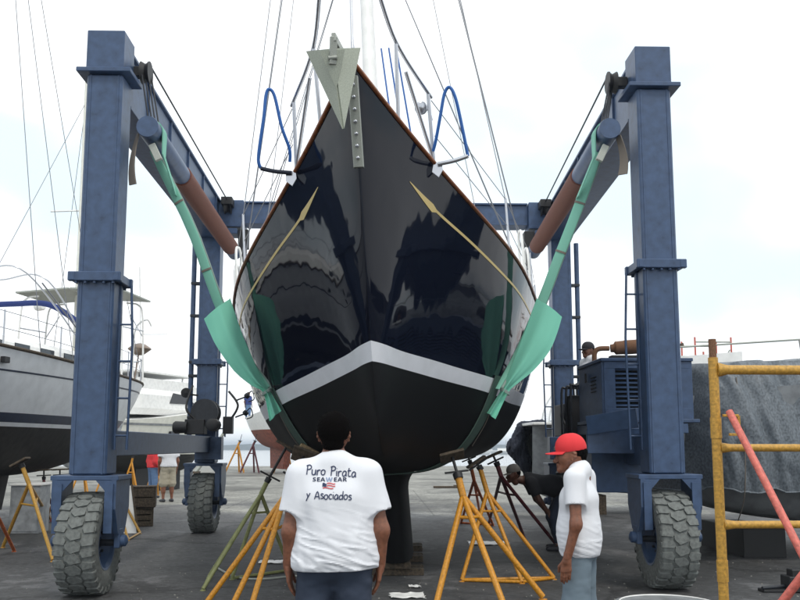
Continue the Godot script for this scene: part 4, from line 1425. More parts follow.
# ---------------------------------------------------------------- slings
func sling() -> void:
	var root := thing("lifting_sling", "green lifting sling with two wide chafe sleeves passing under the navy hull", "sling")
	var s := 3.72
	for side in [-1.0, 1.0]:
		var top := Vector3(-2.46, 4.93, -9.82) if side < 0 else Vector3(2.57, 5.0, -9.88)
		var hit: Vector3 = boat * hp(s, 2.28 if side < 0 else 2.12, side, 0.04)
		var g := MB.new()
		var pts := []
		var way := [Vector3(-2.605, 4.940, -9.800), Vector3(-2.145, 4.047, -9.820), Vector3(-1.821, 3.194, -9.860), Vector3(-1.553, 2.625, -9.900), hit] if side < 0 else [Vector3(2.623, 4.987, -9.860), Vector3(2.335, 4.250, -9.880), Vector3(2.125, 3.714, -9.950), Vector3(1.948, 3.247, -10.000), Vector3(1.692, 2.704, -10.000), hit]
		top = way[0]
		var fine_way := curve(way, 7 if side < 0 else 6)
		for i in 15: pts.append(fine_way[mini(i * 2, fine_way.size() - 1)] if i < 14 else fine_way[fine_way.size() - 1])
		g.tube(pts, [0.035, 0.05, 0.058, 0.058, 0.058, 0.058, 0.058, 0.058, 0.058, 0.058, 0.058, 0.055, 0.05, 0.04, 0.03], 12, true, 0.2, Vector3(1, 0.35 * side, 0.25))
		obj("strap", g, M.strap, root)
		var edge := MB.new()
		edge.tube(pts.map(func(q): return q + Vector3(0.05, 0.02 * side, -0.02)), 0.03, 10, true, 0.25, Vector3(1, 0.35 * side, 0.25))
		obj("strap_edge", edge, M.webbing, root)
		for f in [0.18, 0.42]:
			var c: Vector3 = fine_way[int(f * 28)]
			var bnd := MB.new()
			var d: Vector3 = (fine_way[int(f * 28) + 1] - c).normalized()
			bnd.tube([c - d * 0.012, c + d * 0.012], 0.064, 12, true, 0.3, Vector3(1, 0.35 * side, 0.25))
			obj("strap_band", bnd, M.strap_tail, root)
		# inner turn of the strap coming off the pipe, and the loose tail
		var px := -2.52 if side < 0 else 2.63
		var py := 5.02 if side < 0 else 5.1
		var z := -9.5 if side < 0 else -9.62
		var wrap := []
		for i in 13:
			var a := PI * i / 12.0
			wrap.append([Vector3(px - side * cos(a) * 0.136, py + sin(a) * 0.136, z + 0.09), Vector3(px - side * cos(a) * 0.136, py + sin(a) * 0.136, z - 0.09)])
		var e1: Vector3 = top.lerp(hit, 0.2)
		wrap.push_front([Vector3(px - side * 0.135, py - 0.25, z + 0.07), Vector3(px - side * 0.135, py - 0.25, z - 0.07)])
		wrap.push_front([e1 + Vector3(-side * 0.03, 0.0, 0.07), e1 + Vector3(-side * 0.03, 0.0, -0.07)])
		g = MB.new()
		g.sheet(wrap if side < 0 else wrap.map(func(r): return [r[1], r[0]]), 0.012)
		obj("strap_wrap", g, M.strap, root)
		var tail := []
		for i in 9:
			var f := i / 8.0
			var c := Vector3(px + side * (0.12 + 0.07 * sin(f * 2.2) - 0.02 * f), py - 0.05 - (0.58 if side < 0 else 0.46) * f, z + 0.14)
			var wd := Vector3(0.02 + 0.025 * f, 0, 0.03)
			tail.append([c - wd, c + wd])
		g = MB.new()
		g.sheet(tail, 0.014)
		obj("strap_tail", g, M.strap_tail, root)
		var lk := MB.new()
		lk.box(Vector3(px - side * 0.07, py - 0.26, z + 0.14), Vector3(0.08, 0.2, 0.05), Basis(Vector3(0, 0, 1), -side * 0.45))
		obj("shackle", lk, M.galv, root)
		# chafe sleeve: a folded sheet round the strap, open and flared above, gathered at the hull
		var A: Array; var B: Array
		if side < 0:
			A = [Vector3(-1.923, 2.945, -9.660), Vector3(-1.852, 2.788, -9.660), Vector3(-1.770, 2.631, -9.660), Vector3(-1.582, 2.368, -9.700), Vector3(-1.385, 2.204, -9.740), Vector3(-1.255, 2.128, -9.780), Vector3(-1.183, 1.816, -9.780)]
			B = [Vector3(-1.650, 3.183, -9.720), Vector3(-1.581, 2.981, -9.740), Vector3(-1.500, 2.757, -9.760), Vector3(-1.386, 2.499, -9.780), Vector3(-1.283, 2.275, -9.800), Vector3(-1.191, 2.152, -9.800), Vector3(-1.064, 1.928, -9.800)]
		else:
			A = [Vector3(1.825, 3.199, -9.720), Vector3(1.757, 3.017, -9.740), Vector3(1.676, 2.802, -9.760), Vector3(1.561, 2.507, -9.780), Vector3(1.469, 2.292, -9.800), Vector3(1.411, 2.168, -9.800), Vector3(1.248, 1.908, -9.800)]
			B = [Vector3(2.093, 2.984, -9.660), Vector3(2.032, 2.790, -9.660), Vector3(1.937, 2.586, -9.660), Vector3(1.760, 2.375, -9.700), Vector3(1.584, 2.232, -9.740), Vector3(1.486, 2.133, -9.780), Vector3(1.335, 1.841, -9.780)]
		var knot: Vector3 = (A[5] + B[5]) * 0.5
		var kg := MB.new()
		for k in 3:
			var ring := []
			for q in 13: ring.append(knot + Vector3(cos(TAU * q / 12.0) * 0.048, -side * cos(TAU * q / 12.0) * 0.03 + 0.014 * (k - 1), sin(TAU * q / 12.0) * 0.05 + 0.02))
			kg.tube(ring, 0.007, 6, false)
		obj("lashing", kg, M.webbing, root)
		var rows := []
		var m := 19
		var ca := curve(A, 3); var cb := curve(B, 3)
		for i in m:
			var r := []
			var f := i / float(m - 1)
			for j in 13:
				var u := j / 12.0
				var q: Vector3 = ca[i].lerp(cb[i], u)
				var w := (1.0 - f) * 0.045 + 0.012
				var fold := sin(u * PI) * w + 0.012 * sin(u * 9.0 + f * 4.0 + side) * (0.3 + f) + 0.006 * sin(u * 23.0 + f * 9.0) * f
				var ridge := 0.05 * exp(-pow((u - (0.62 if side < 0 else 0.35) + 0.1 * f) / 0.16, 2.0)) * (0.3 + f)
				r.append(q + Vector3(0, 0, fold + ridge))
			rows.append(r)
		g = MB.new()
		rows.reverse()
		g.sheet(rows, 0.006)
		obj("chafe_sleeve", g, M.sling, root)
		# back half of the sleeve
		var rows2 := []
		for i in range(0, m - 5):
			var r := []
			var f := i / float(m - 1)
			for j in 9:
				var u := j / 8.0
				var q: Vector3 = ca[i].lerp(cb[i], u)
				r.append(q + Vector3(0, 0.01, -sin(u * PI) * ((1.0 - f) * 0.1 + 0.02) - 0.014))
			rows2.append(r)
		g = MB.new()
		g.sheet(rows2, 0.006)
		obj("chafe_sleeve", g, M.sling, root)
		tubed("tie_cord", curve([boat * hp(s + 0.12, 2.0, side, 0.02), boat * hp(s + 0.2, 1.75, side, 0.02), boat * hp(s + 0.3, 1.5, side, 0.02)]), 0.006, M.strap_tail, root, 6)
	# the part under the hull
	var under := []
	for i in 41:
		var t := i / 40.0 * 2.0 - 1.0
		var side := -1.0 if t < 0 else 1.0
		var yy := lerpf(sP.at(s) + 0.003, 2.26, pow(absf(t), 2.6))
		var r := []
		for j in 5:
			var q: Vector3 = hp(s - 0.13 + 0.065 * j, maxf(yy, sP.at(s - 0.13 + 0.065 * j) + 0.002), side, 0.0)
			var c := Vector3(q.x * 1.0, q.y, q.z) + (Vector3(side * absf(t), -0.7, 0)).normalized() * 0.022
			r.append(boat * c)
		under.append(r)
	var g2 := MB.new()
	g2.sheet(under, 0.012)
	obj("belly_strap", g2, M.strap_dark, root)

# ---------------------------------------------------------------- jack stands
func jack_stand(label: String, pad: Vector3, neck: Vector3, apex: Vector3, feet: Array, m: Material, r := 0.022, ties := [], tie_h := 0.35, plate := true) -> Node3D:
	var mid := Vector3.ZERO
	for f in feet: mid += f
	mid /= feet.size()
	mid.y = 0
	var root := thing("jack_stand", label, "boat stand", mid, "jack stands around the boats")
	tubed("screw", [pad - mid, neck - mid], 0.016, M.black_iron, root, 8)
	var ax := (pad - neck).normalized()
	if plate:
		var x := ax.cross(Vector3(0, 0, 1)).normalized()
		boxed("pad", pad - mid, Vector3(0.26, 0.03, 0.2), M.wood, root, Basis(x, ax, x.cross(ax)))
	tubed("column", [neck - mid, apex - mid], r * 1.25, m, root, 12)
	var h := MB.new()
	var n2 := neck - mid
	h.lathe([[0.0, -0.03], [r * 1.6, -0.03], [r * 1.7, 0.03], [0.0, 0.03]], n2, ax, 10)
	var hx := ax.cross(Vector3(0.3, 0, 1)).normalized()
	h.bar(n2 + ax * 0.05 - hx * 0.13, n2 + ax * 0.05 + hx * 0.13, 0.03, 0.02)
	obj("screw_handle", h, M.black_iron, root)
	var low := []
	for f in feet:
		var d: Vector3 = (f - apex)
		tubed("leg", [apex - mid, f + Vector3(0, r, 0) - mid], r, m, root, 12)
		low.append(apex + d * tie_h - mid)
		var ft := MB.new()
		ft.lathe([[0.0, 0.0], [r * 1.5, 0.0], [r * 1.4, 0.012], [0.0, 0.014]], f - mid, Vector3.UP, 10)
		obj("foot", ft, m, root)
	for i in low.size() - 1:
		tubed("brace", [low[i], low[i + 1]], r * 0.6, m, root, 8)
	for t in ties:
		tubed("base_bar", [feet[t[0]] + Vector3(0, r, 0) - mid, feet[t[1]] + Vector3(0, r, 0) - mid], r * 0.8, m, root, 8)
	return root

func stands() -> void:
	jack_stand("thick yellow jack stand nearest the camera, right of the keel", Vector3(0.798, 1.436, -9.200), Vector3(0.850, 1.231, -9.100), Vector3(0.895, 1.030, -9.050), [Vector3(0.580, 0.000, -8.583), Vector3(1.206, 0.000, -8.266), Vector3(1.688, 0.000, -8.989)], M.yellow, 0.03, [], 0.2)
	jack_stand("yellow jack stand with a welded triangular base, behind the thick yellow one", Vector3(1.210, 1.348, -10.600), Vector3(1.257, 1.276, -10.600), Vector3(1.326, 0.995, -10.500), [Vector3(0.986, 0.000, -10.178), Vector3(1.647, 0.000, -10.015), Vector3(2.066, 0.000, -10.298)], M.yellow, 0.024, [[0, 1], [1, 2], [0, 2]], 0.22)
	jack_stand("slender orange jack stand farthest back on the right, beyond the keel", Vector3(1.468, 1.539, -14.600), Vector3(1.566, 1.275, -14.600), Vector3(1.629, 0.979, -14.600), [Vector3(1.696, 0.000, -17.599), Vector3(2.274, 0.000, -17.147), Vector3(2.310, 0.000, -19.576)], M.orange_paint, 0.024, [[0, 1]], 0.3, false)
	jack_stand("maroon jack stand with a tilted wooden pad, beside the stooping man", Vector3(1.631, 1.415, -12.200), Vector3(1.685, 1.291, -12.200), Vector3(1.738, 1.126, -12.200), [Vector3(2.252, 0.000, -17.584), Vector3(2.438, 0.000, -14.457), Vector3(2.785, 0.000, -13.597)], M.maroon, 0.026, [], 0.25)
	jack_stand("tall olive green jack stand under the left side of the navy hull", Vector3(-1.042, 1.540, -10.300), Vector3(-1.256, 1.147, -10.300), Vector3(-1.334, 0.986, -10.300), [Vector3(-1.846, 0.000, -9.634), Vector3(-1.957, 0.000, -10.562), Vector3(-1.662, 0.000, -10.400), Vector3(-1.053, 0.000, -11.028)], M.olive, 0.022, [[0, 1], [2, 3]], 0.22)
	jack_stand("yellow jack stand close behind the man in the printed shirt", Vector3(-0.760, 1.435, -9.300), Vector3(-0.854, 1.176, -9.000), Vector3(-0.912, 1.041, -8.900), [Vector3(-1.643, -0.000, -8.749), Vector3(-1.358, 0.000, -8.483), Vector3(-1.165, 0.000, -8.379), Vector3(-0.856, 0.000, -11.023)], M.yellow, 0.027, [], 0.3)
	# under the white yacht on the left
	jack_stand("yellow jack stand with spread legs under the white yacht on the left", Vector3(-5.203, 1.307, -13.000), Vector3(-5.171, 1.250, -13.000), Vector3(-5.056, 0.990, -13.000), [Vector3(-5.667, 0.000, -13.696), Vector3(-4.314, 0.000, -12.048), Vector3(-6.827, 0.000, -18.775)], M.yellow_old, 0.026, [], 0.3)
	jack_stand("small orange jack stand lying low at the left edge by the keel", Vector3(-5.250, 1.219, -12.000), Vector3(-5.232, 1.139, -12.000), Vector3(-5.173, 0.821, -12.000), [Vector3(-5.292, 0.000, -13.182), Vector3(-5.720, 0.000, -12.727), Vector3(-6.331, 0.000, -14.849)], M.orange_paint, 0.024, [], 0.3)
	for k in 3:
		var x: float = [44.0, 52.0, 57.0][k]
		jack_stand(["maroon jack stand seen through the gap under the white yacht, left one", "yellow jack stand seen through the gap under the white yacht, middle one", "red jack stand seen through the gap under the white yacht, beside the lift fork"][k], Vector3(-6.304, 1.084, -17.000) + Vector3((x - 46.0) * 0.02, 0, -0.4 * k), Vector3(-6.297, 0.933, -17.000) + Vector3((x - 46.0) * 0.02, 0, -0.4 * k), Vector3(-6.291, 0.820, -17.000) + Vector3((x - 46.0) * 0.02, 0, -0.4 * k), [Vector3(-6.852, 0.000, -18.292) + Vector3((x - 46.0) * 0.02, 0, 0), Vector3(-6.566, 0.000, -18.284) + Vector3((x - 46.0) * 0.02, 0, -0.3), Vector3(-7.284, 0.000, -19.838) + Vector3((x - 46.0) * 0.02, 0, 0)], [M.maroon, M.yellow, M.pink][k], 0.022, [], 0.3)
	jack_stand("worn yellow jack stand leaning over the white board by the crates", Vector3(-4.990, 1.376, -16.200), Vector3(-4.927, 1.177, -16.200), Vector3(-4.847, 0.997, -16.200), [Vector3(-4.044, 0.000, -14.634), Vector3(-4.154, 0.000, -15.777), Vector3(-5.091, 0.000, -16.539)], M.yellow_old, 0.022, [[0, 1]], 0.4)
	for k in 4:
		var x0: float = -9.05 + 0.75 * k
		jack_stand(["yellow jack stand under the motor yacht, leftmost", "yellow jack stand under the motor yacht, second from left", "yellow jack stand under the motor yacht, behind the red shirted man", "yellow jack stand under the motor yacht, rightmost"][k], Vector3(x0 + 0.05, 1.36, -27.4), Vector3(x0 + 0.03, 1.2, -27.4), Vector3(x0, 1.05, -27.4), [Vector3(x0 - 0.28, 0, -27.2), Vector3(x0 + 0.28, 0, -27.2), Vector3(x0, 0, -27.8)], M.yellow, 0.028, [], 0.3, false)

# ---------------------------------------------------------------- other boats
func simple_hull(root: Node3D, ks: Array, S: Array, B: Array, P: Array, p: float, bands: Array) -> Array:
	# stations along +x (stern first), breadth along z; bands: [name, foot height or -1, top height or -1, material]
	var fS := Spline.new(ks, S); var fB := Spline.new(ks, B); var fP := Spline.new(ks, P)
	var n := 40
	var L0: float = ks[0]; var L1: float = ks[ks.size() - 1]
	for bd in bands:
		var g := MB.new()
		for side in [-1.0, 1.0]:
			var rows := []
			for i in n + 1:
				var x := lerpf(L0, L1, i / float(n))
				var ss := fS.at(x); var pp := minf(fP.at(x), ss - 0.02); var bb := maxf(fB.at(x), 0.01)
				var ya: float = pp if bd[1] < 0 else clampf(bd[1], pp, ss)
				var yb: float = ss if bd[2] < 0 else clampf(bd[2], pp, ss)
				var r := []
				for k in 11:
					var f := k / 10.0
					if bd[1] < 0: f = pow(f, 2.0)
					var y := lerpf(ya, yb, f)
					var q: float = bd[4] if bd.size() > 4 else 0.0
					r.append(Vector3(x, y, side * (q + bb * pow(clampf((y - pp) / (ss - pp), 0, 1), p))))
				rows.append(r)
			g.grid(rows, side > 0)
		obj(bd[0], g, bd[3], root)
	# transom and deck
	var t := MB.new()
	var tr := []
	for k in 12:
		var ss := fS.at(L0); var pp := fP.at(L0)
		var y := lerpf(pp, ss, pow(k / 11.0, 2.0))
		var b := fB.at(L0) * pow((y - pp) / (ss - pp), p)
		tr.append([Vector3(L0, y, -b), Vector3(L0, y, b)])
	t.grid(tr, true)
	obj("transom", t, bands[bands.size() - 1][3], root)
	var d := MB.new()
	var dr := []
	for i in n + 1:
		var x := lerpf(L0, L1, i / float(n))
		var b := maxf(fB.at(x) - 0.01, 0.005)
		dr.append([Vector3(x, fS.at(x) - 0.02, b), Vector3(x, fS.at(x) + 0.03, 0), Vector3(x, fS.at(x) - 0.02, -b)])
	d.grid(dr)
	obj("deck", d, M.white, root)
	return [fS, fB, fP]

func white_yacht() -> void:
	var root := thing("white_sailing_yacht", "white sailing yacht with brown bottom and solar panel arch on the left", "yacht", Vector3(-6.75, 0, -22.1))
	root.rotation.y = -PI / 2 - 0.137
	var ks := [0.0, 1.2, 3.0, 6.0, 9.0, 11.2, 12.4]
	var f := simple_hull(root, ks, [2.98, 2.98, 3.0, 3.08, 3.2, 3.4, 3.55], [0.85, 1.4, 1.75, 1.9, 1.55, 0.65, 0.02], [2.45, 1.75, 1.15, 0.98, 1.05, 1.7, 3.4], 0.3,
		[["bottom", -1, 1.87, M.brown_foul], ["white_line", 1.87, 1.94, M.gelcoat], ["boot_top", 1.94, 2.1, M.dark_blue_paint], ["topsides", 2.1, -1, M.gelcoat], ["cove_line", 2.76, 2.79, M.dark_blue_paint, 0.004]])
	for side in [-1.0, 1.0]:
		var pts := []
		for i in 30:
			var x := 12.3 * i / 29.0
			pts.append(Vector3(x, f[0].at(x) + 0.02, side * f[1].at(x)))
		tubed("rub_rail", pts, 0.03, M.wood, root)
		for x in [0.9, 2.6, 4.3, 6.0, 7.7, 9.4]:
			var b := Vector3(x, f[0].at(x), side * (f[1].at(x) - 0.06))
			tubed("stanchion", [b, b + Vector3(0, 0.62, 0)], 0.015, M.steel, root)
		for hgt in [0.32, 0.6]:
			var ln := []
			for i in 9:
				var x := 0.9 + 8.5 * i / 8.0
				ln.append(Vector3(x, f[0].at(x) + hgt, side * (f[1].at(x) - 0.06)))
			tubed("lifeline", ln, 0.006, M.wire, root, 6)
	# stern rail
	tubed("stern_rail", curve([Vector3(1.0, 3.6, 1.25), Vector3(0.25, 3.62, 0.85), Vector3(0.05, 3.62, 0), Vector3(0.25, 3.62, -0.85), Vector3(1.0, 3.6, -1.25)]), 0.016, M.steel, root)
	for z in [-0.8, -0.3, 0.3, 0.8]:
		tubed("stanchion", [Vector3(0.22, 2.98, z), Vector3(0.2, 3.62, z)], 0.014, M.steel, root)
	# full keel with its forefoot
	var kg := MB.new()
	var kr := []
	for i in 11:
		var y := lerpf(0.3, 1.35, i / 10.0)
		var ring := []
		for k in 25:
			var a := TAU * k / 24
			var u := 0.5 - 0.5 * cos(a)
			var w := (0.16 + 0.12 * pow(i / 10.0, 2.0)) * sin(a)
			ring.append(Vector3(lerpf(4.6 - 0.3 * y, 9.3 + 0.5 * y, u), y, w))
		kr.append(ring)
	kg.grid(kr, true, true)
	obj("keel", kg, M.brown_foul, root)
	# cabin
	var cb := MB.new()
	cb.box(Vector3(5.6, 3.25, 0), Vector3(4.6, 0.5, 2.2), Basis.IDENTITY, 0.12)
	obj("cabin", cb, M.white, root)
	for k in 4:
		boxed("porthole", Vector3(4.2 + 0.9 * k, 3.32, -1.1), Vector3(0.5, 0.14, 0.03), M.dark_glass, root)
	boxed("hawse_pipe", Vector3(7.7, 2.93, -1.8), Vector3(0.16, 0.1, 0.08), M.black_iron, root)
	boxed("coaming", Vector3(2.4, 3.15, 0), Vector3(1.9, 0.26, 1.9), M.wood_pale, root)
	# arch with two-panel solar roof
	var ay := 5.05
	for side in [-1.0, 1.0]:
		for x in [0.9, 2.1]:
			tubed("arch_pole", curve([Vector3(x, 3.0, side * 1.28), Vector3(x, 4.6, side * 1.22), Vector3(x, ay - 0.12, side * 1.1), Vector3(x, ay - 0.06, side * 0.8)], 6), 0.022, M.white, root, 10)
		tubed("arch_brace", [Vector3(0.9, 4.15, side * 1.24), Vector3(0.9, 4.7, side * 0.9)], 0.014, M.steel, root)
		tubed("arch_rail", [Vector3(0.9, 4.3, side * 1.24), Vector3(2.1, 4.25, side * 1.24)], 0.016, M.steel, root)
		var lp := MB.new()
		lp.lathe([[0.0, 0.0], [0.09, 0.0], [0.1, 0.05], [0.1, 0.2], [0.07, 0.24], [0.0, 0.24]], Vector3(2.2, 4.72, side * 0.78), Vector3(0.5, 0, -side), 16)
		obj("loudspeaker", lp, M.white, root)
	for k in 2:
		var z := -0.66 + 1.32 * k
		var pn := Node3D.new()
		pn.name = "solar_panel"
		root.add_child(pn, true)
		var bs := Basis(Vector3(1, 0, 0), 0.06 * (k * 2 - 1))
		boxed("frame", Vector3(1.45, ay + 0.05, z), Vector3(1.6, 0.04, 1.28), M.galv, pn, bs)
		boxed("cells", Vector3(1.45, ay + 0.073, z), Vector3(1.5, 0.012, 1.18), M.dark_glass, pn, bs)
	# gas grill on the stern rail
	var gr := MB.new()
	gr.lathe([[0.0, -0.16], [0.1, -0.15], [0.27, -0.02], [0.29, 0.0], [0.27, 0.03], [0.14, 0.12], [0.04, 0.145], [0.0, 0.15]], Vector3(0.15, 3.95, -0.85), Vector3.UP, 24)
	gr.tube([Vector3(0.3, 3.1, -0.8), Vector3(0.2, 3.8, -0.85)], 0.02, 8)
	obj("barbecue_grill", gr, mat(s3(150, 132, 118), 0.35, "fine", 3.0, 0.5), root)
	# davit with an antenna
	tubed("davit", curve([Vector3(0.6, 3.0, -0.9), Vector3(0.6, 4.3, -0.9), Vector3(0.4, 4.65, -1.1), Vector3(0.3, 4.5, -1.2)], 6), 0.022, M.white, root, 8)
	tubed("antenna", [Vector3(0.3, 4.3, -1.0), Vector3(0.25, 4.3, -1.6)], 0.01, M.white, root, 6)
	# blue bimini roll and spray hood bows further forward
	tubed("canopy_roll", curve([Vector3(4.4, 3.7, 1.6), Vector3(4.5, 4.25, 1.5), Vector3(4.5, 4.36, 0.8), Vector3(4.5, 4.4, 0.0), Vector3(4.5, 4.36, -0.8), Vector3(4.4, 3.9, -1.5)]), 0.06, M.canvas_blue, root, 10)
	for x in [5.0, 5.8]:
		tubed("canopy_bow", curve([Vector3(4.0, 3.2, 1.55), Vector3(x - 0.4, 4.1, 1.45), Vector3(x, 4.75, 1.0), Vector3(x, 4.8, 0.0), Vector3(x, 4.75, -1.0), Vector3(4.0, 3.2, -1.55)]), 0.016, M.steel, root)
	tubed("canopy_strut", [Vector3(3.3, 3.1, -1.55), Vector3(5.6, 4.6, -1.2)], 0.014, M.wire, root)
	# outboard motor clamped at the rail
	var ob := MB.new()
	ob.box(Vector3(3.3, 3.5, -1.4), Vector3(0.34, 0.26, 0.24), Basis(Vector3(0, 0, 1), 0.4), 0.06)
	ob.box(Vector3(3.3, 3.2, -1.4), Vector3(0.14, 0.5, 0.12), Basis(Vector3(0, 0, 1), 0.2), 0.03)
	obj("outboard_motor", ob, M.grey_hull, root)
	# mast and rigging
	var mg := MB.new()
	mg.tube([Vector3(6.1, 3.1, 0), Vector3(6.1, 15.5, 0)], 0.09, 16, true, 0.7, Vector3(1, 0, 0))
	obj("mast", mg, M.white, root)
	var mz := MB.new()
	mz.tube([Vector3(1.4, 3.0, 0.2), Vector3(1.4, 10.5, 0.2)], 0.075, 14)
	obj("mizzen_mast", mz, M.cream, root)
	tubed("spreader", [Vector3(1.4, 7.2, -0.6), Vector3(1.4, 7.2, 1.0)], 0.02, M.white, root)
	for side in [-1.0, 1.0]:
		for q in [[Vector3(5.4, 3.1, side * 1.8), Vector3(6.1, 15.0, 0)], [Vector3(6.6, 3.1, side * 1.8), Vector3(6.1, 15.0, 0)], [Vector3(0.7, 3.0, side * 1.2), Vector3(1.4, 10.3, 0.2)], [Vector3(4.2, 3.0, side * 1.7), Vector3(1.4, 10.0, 0.2)]]:
			tubed("shroud", q, 0.007, M.wire, root, 6)
	tubed("backstay", [Vector3(0.1, 3.0, 0), Vector3(6.1, 15.3, 0)], 0.007, M.wire, root, 6)

func motor_yacht() -> void:
	var root := thing("motor_yacht", "white motor yacht with dark side window behind the crates on the left", "motor yacht", Vector3(-9.25, 0, -28.0))
	root.rotation.y = 1.2
	var f := simple_hull(root, [0.0, 1.5, 3.4, 5.6, 6.8], [2.35, 2.45, 2.65, 2.95, 3.15], [1.5, 1.65, 1.7, 1.1, 0.02], [0.8, 0.72, 0.72, 1.1, 2.9], 0.28,
		[["bottom", -1, 1.25, M.black], ["topsides", 1.25, -1, M.cream], ["rub_rail", 2.2, 2.27, M.grey_hull, 0.02]])
	var g := MB.new()
	g.box(Vector3(3.0, 3.0, 0), Vector3(4.2, 0.85, 2.7), Basis.IDENTITY, 0.2)
	obj("deckhouse", g, M.white, root)
	g = MB.new()
	g.prism([Vector2(1.0, 3.3), Vector2(5.2, 3.3), Vector2(4.2, 3.78), Vector2(1.1, 3.78)], Vector3(0, 0, 0), Vector3.RIGHT, Vector3.UP, 2.3)
	obj("flybridge", g, M.white, root)
	boxed("hardtop", Vector3(2.5, 3.98, 0), Vector3(3.6, 0.07, 2.4), M.white, root)
	for s in [-1.0, 1.0]:
		for x in [1.2, 3.8]:
			tubed("hardtop_post", [Vector3(x, 3.4, s * 1.0), Vector3(x, 3.96, s * 1.05)], 0.03, M.white, root)
	for s in [-1.0, 1.0]:
		var w := MB.new()
		w.prism([Vector2(2.6, 2.98), Vector2(4.2, 3.0), Vector2(3.4, 3.3), Vector2(2.8, 3.34)], Vector3(0, 0, s * 1.36), Vector3.RIGHT, Vector3.UP, 0.03)
		obj("side_window", w, M.dark_glass, root)
		for x in [2.6, 4.6]:
			boxed("porthole", Vector3(x, 1.95, s * (f[1].at(x) * 0.9 + 0.02)), Vector3(0.5, 0.16, 0.14), M.dark_glass, root)
		tubed("bow_rail", curve([Vector3(4.6, 3.3, s * 1.5), Vector3(5.6, 3.55, s * 1.1), Vector3(6.7, 3.75, s * 0.1)]), 0.02, M.steel, root)
		for x in [5.0, 5.7, 6.3]:
			tubed("rail_post", [Vector3(x, 2.8, s * f[1].at(x) * 0.93), Vector3(x, 3.5, s * f[1].at(x) * 0.95)], 0.018, M.steel, root)
	boxed("swim_step", Vector3(-0.35, 1.3, 0), Vector3(0.7, 0.1, 2.6), M.white, root)
	for k in 3:
		boxed("stern_stair", Vector3(-0.1 + 0.25 * k, 1.5 + 0.3 * k, 1.1), Vector3(0.3, 0.24, 0.6), M.white, root)
	boxed("antenna_arm", Vector3(4.9, 3.78, 0.4), Vector3(1.3, 0.05, 0.08), M.white, root)
	tubed("antenna", [Vector3(2.0, 4.0, 0.6), Vector3(1.7, 7.6, 0.6)], 0.022, M.white, root, 6)
	boxed("cradle", Vector3(3.2, 0.4, 0), Vector3(2.6, 0.78, 1.2), M.black, root)

func far_boats() -> void:
	var root := thing("small_white_sailboat", "small white sailboat with rust red bottom propped at the quay edge", "sailboat", Vector3(-6.75, 0, -54.0))
	root.rotation.y = -PI / 2 + 0.35
	var f := simple_hull(root, [0.0, 1.5, 4.0, 6.5, 8.0], [3.1, 3.15, 3.3, 3.6, 3.8], [1.1, 1.6, 1.75, 1.1, 0.02], [1.9, 1.5, 1.35, 1.7, 3.6], 0.4,
		[["bottom", -1, 2.45, M.red_foul], ["topsides", 2.45, -1, M.white]])
	var k := MB.new()
	k.prism([Vector2(2.0, 0.25), Vector2(5.0, 0.25), Vector2(5.6, 1.6), Vector2(1.8, 1.6)], Vector3.ZERO, Vector3.RIGHT, Vector3.UP, 0.35)
	obj("keel", k, M.red_foul, root)
	boxed("cabin", Vector3(3.6, 3.4, 0), Vector3(3.0, 0.5, 1.8), M.white, root)
	boxed("hatch_board", Vector3(7.0, 3.35, 0.85), Vector3(0.9, 0.35, 0.1), M.wood, root, Basis(Vector3.UP, 0.7))
	boxed("repair_patch", Vector3(6.6, 3.0, 1.02), Vector3(0.8, 0.16, 0.1), M.wood_pale, root, Basis(Vector3.UP, 0.6))
	for i in 3:
		var x0: float = [-8.0, -7.1, -5.2][i]
		var z0: float = [-50.5, -50.2, -50.0][i]
		jack_stand(["yellow jack stand at the red bottomed sailboat, leftmost", "maroon jack stand at the red bottomed sailboat, between two yellow ones", "yellow jack stand at the red bottomed sailboat, right of its keel"][i], Vector3(x0 + 0.3, 2.2, z0), Vector3(x0 + 0.2, 1.8, z0), Vector3(x0 + 0.1, 1.6, z0), [Vector3(x0 - 0.6, 0, z0), Vector3(x0 + 0.5, 0, z0 + 0.3), Vector3(x0 + 0.1, 0, z0 - 0.6)], [M.yellow, M.maroon, M.yellow][i], 0.05, [], 0.3, false)
	var pr := thing("prop_pole", "grey timber prop leaning against the small sailboat's bow", "pole", Vector3(-10.2, 0, -50.0))
	tubed("pole", [Vector3(0.0, 0, 0), Vector3(1.75, 2.55, 0)], 0.09, M.galv, pr)
	var pf := MB.new()
	pf.box(Vector3(0, 0.06, 0), Vector3(0.5, 0.12, 0.5))
	obj("foot_block", pf, M.wood, pr)
	# moored boats off the breakwater
	for i in 4:
		var b := thing("moored_boat", ["white moored boat near the horizon, leftmost of the far four", "white moored boat near the horizon, second from left", "blue moored boat near the horizon, third from left", "white moored boat near the horizon, rightmost of the far four"][i], "boat", Vector3([30.0, 41.0, 52.0, 64.0][i], -1.3, -300.0 - 12.0 * i), "boats moored by the breakwater")
		b.rotation.y = 0.2 * i - 0.3
		var fb := simple_hull(b, [0.0, 2.0, 5.0, 8.5, 10.0], [1.1, 1.1, 1.2, 1.5, 1.7], [1.3, 1.5, 1.5, 0.9, 0.02], [-0.3, -0.4, -0.4, -0.1, 1.2], 0.35, [["topsides", -1, -1, M.dark_blue_paint if i == 2 else M.white]])
		boxed("cabin", Vector3(4.0, 1.6, 0), Vector3(3.4, 0.9, 1.8), M.white, b)
		tubed("mast", [Vector3(5.4, 1.2, 0), Vector3(5.4, 5.0, 0)], 0.06, M.galv, b)

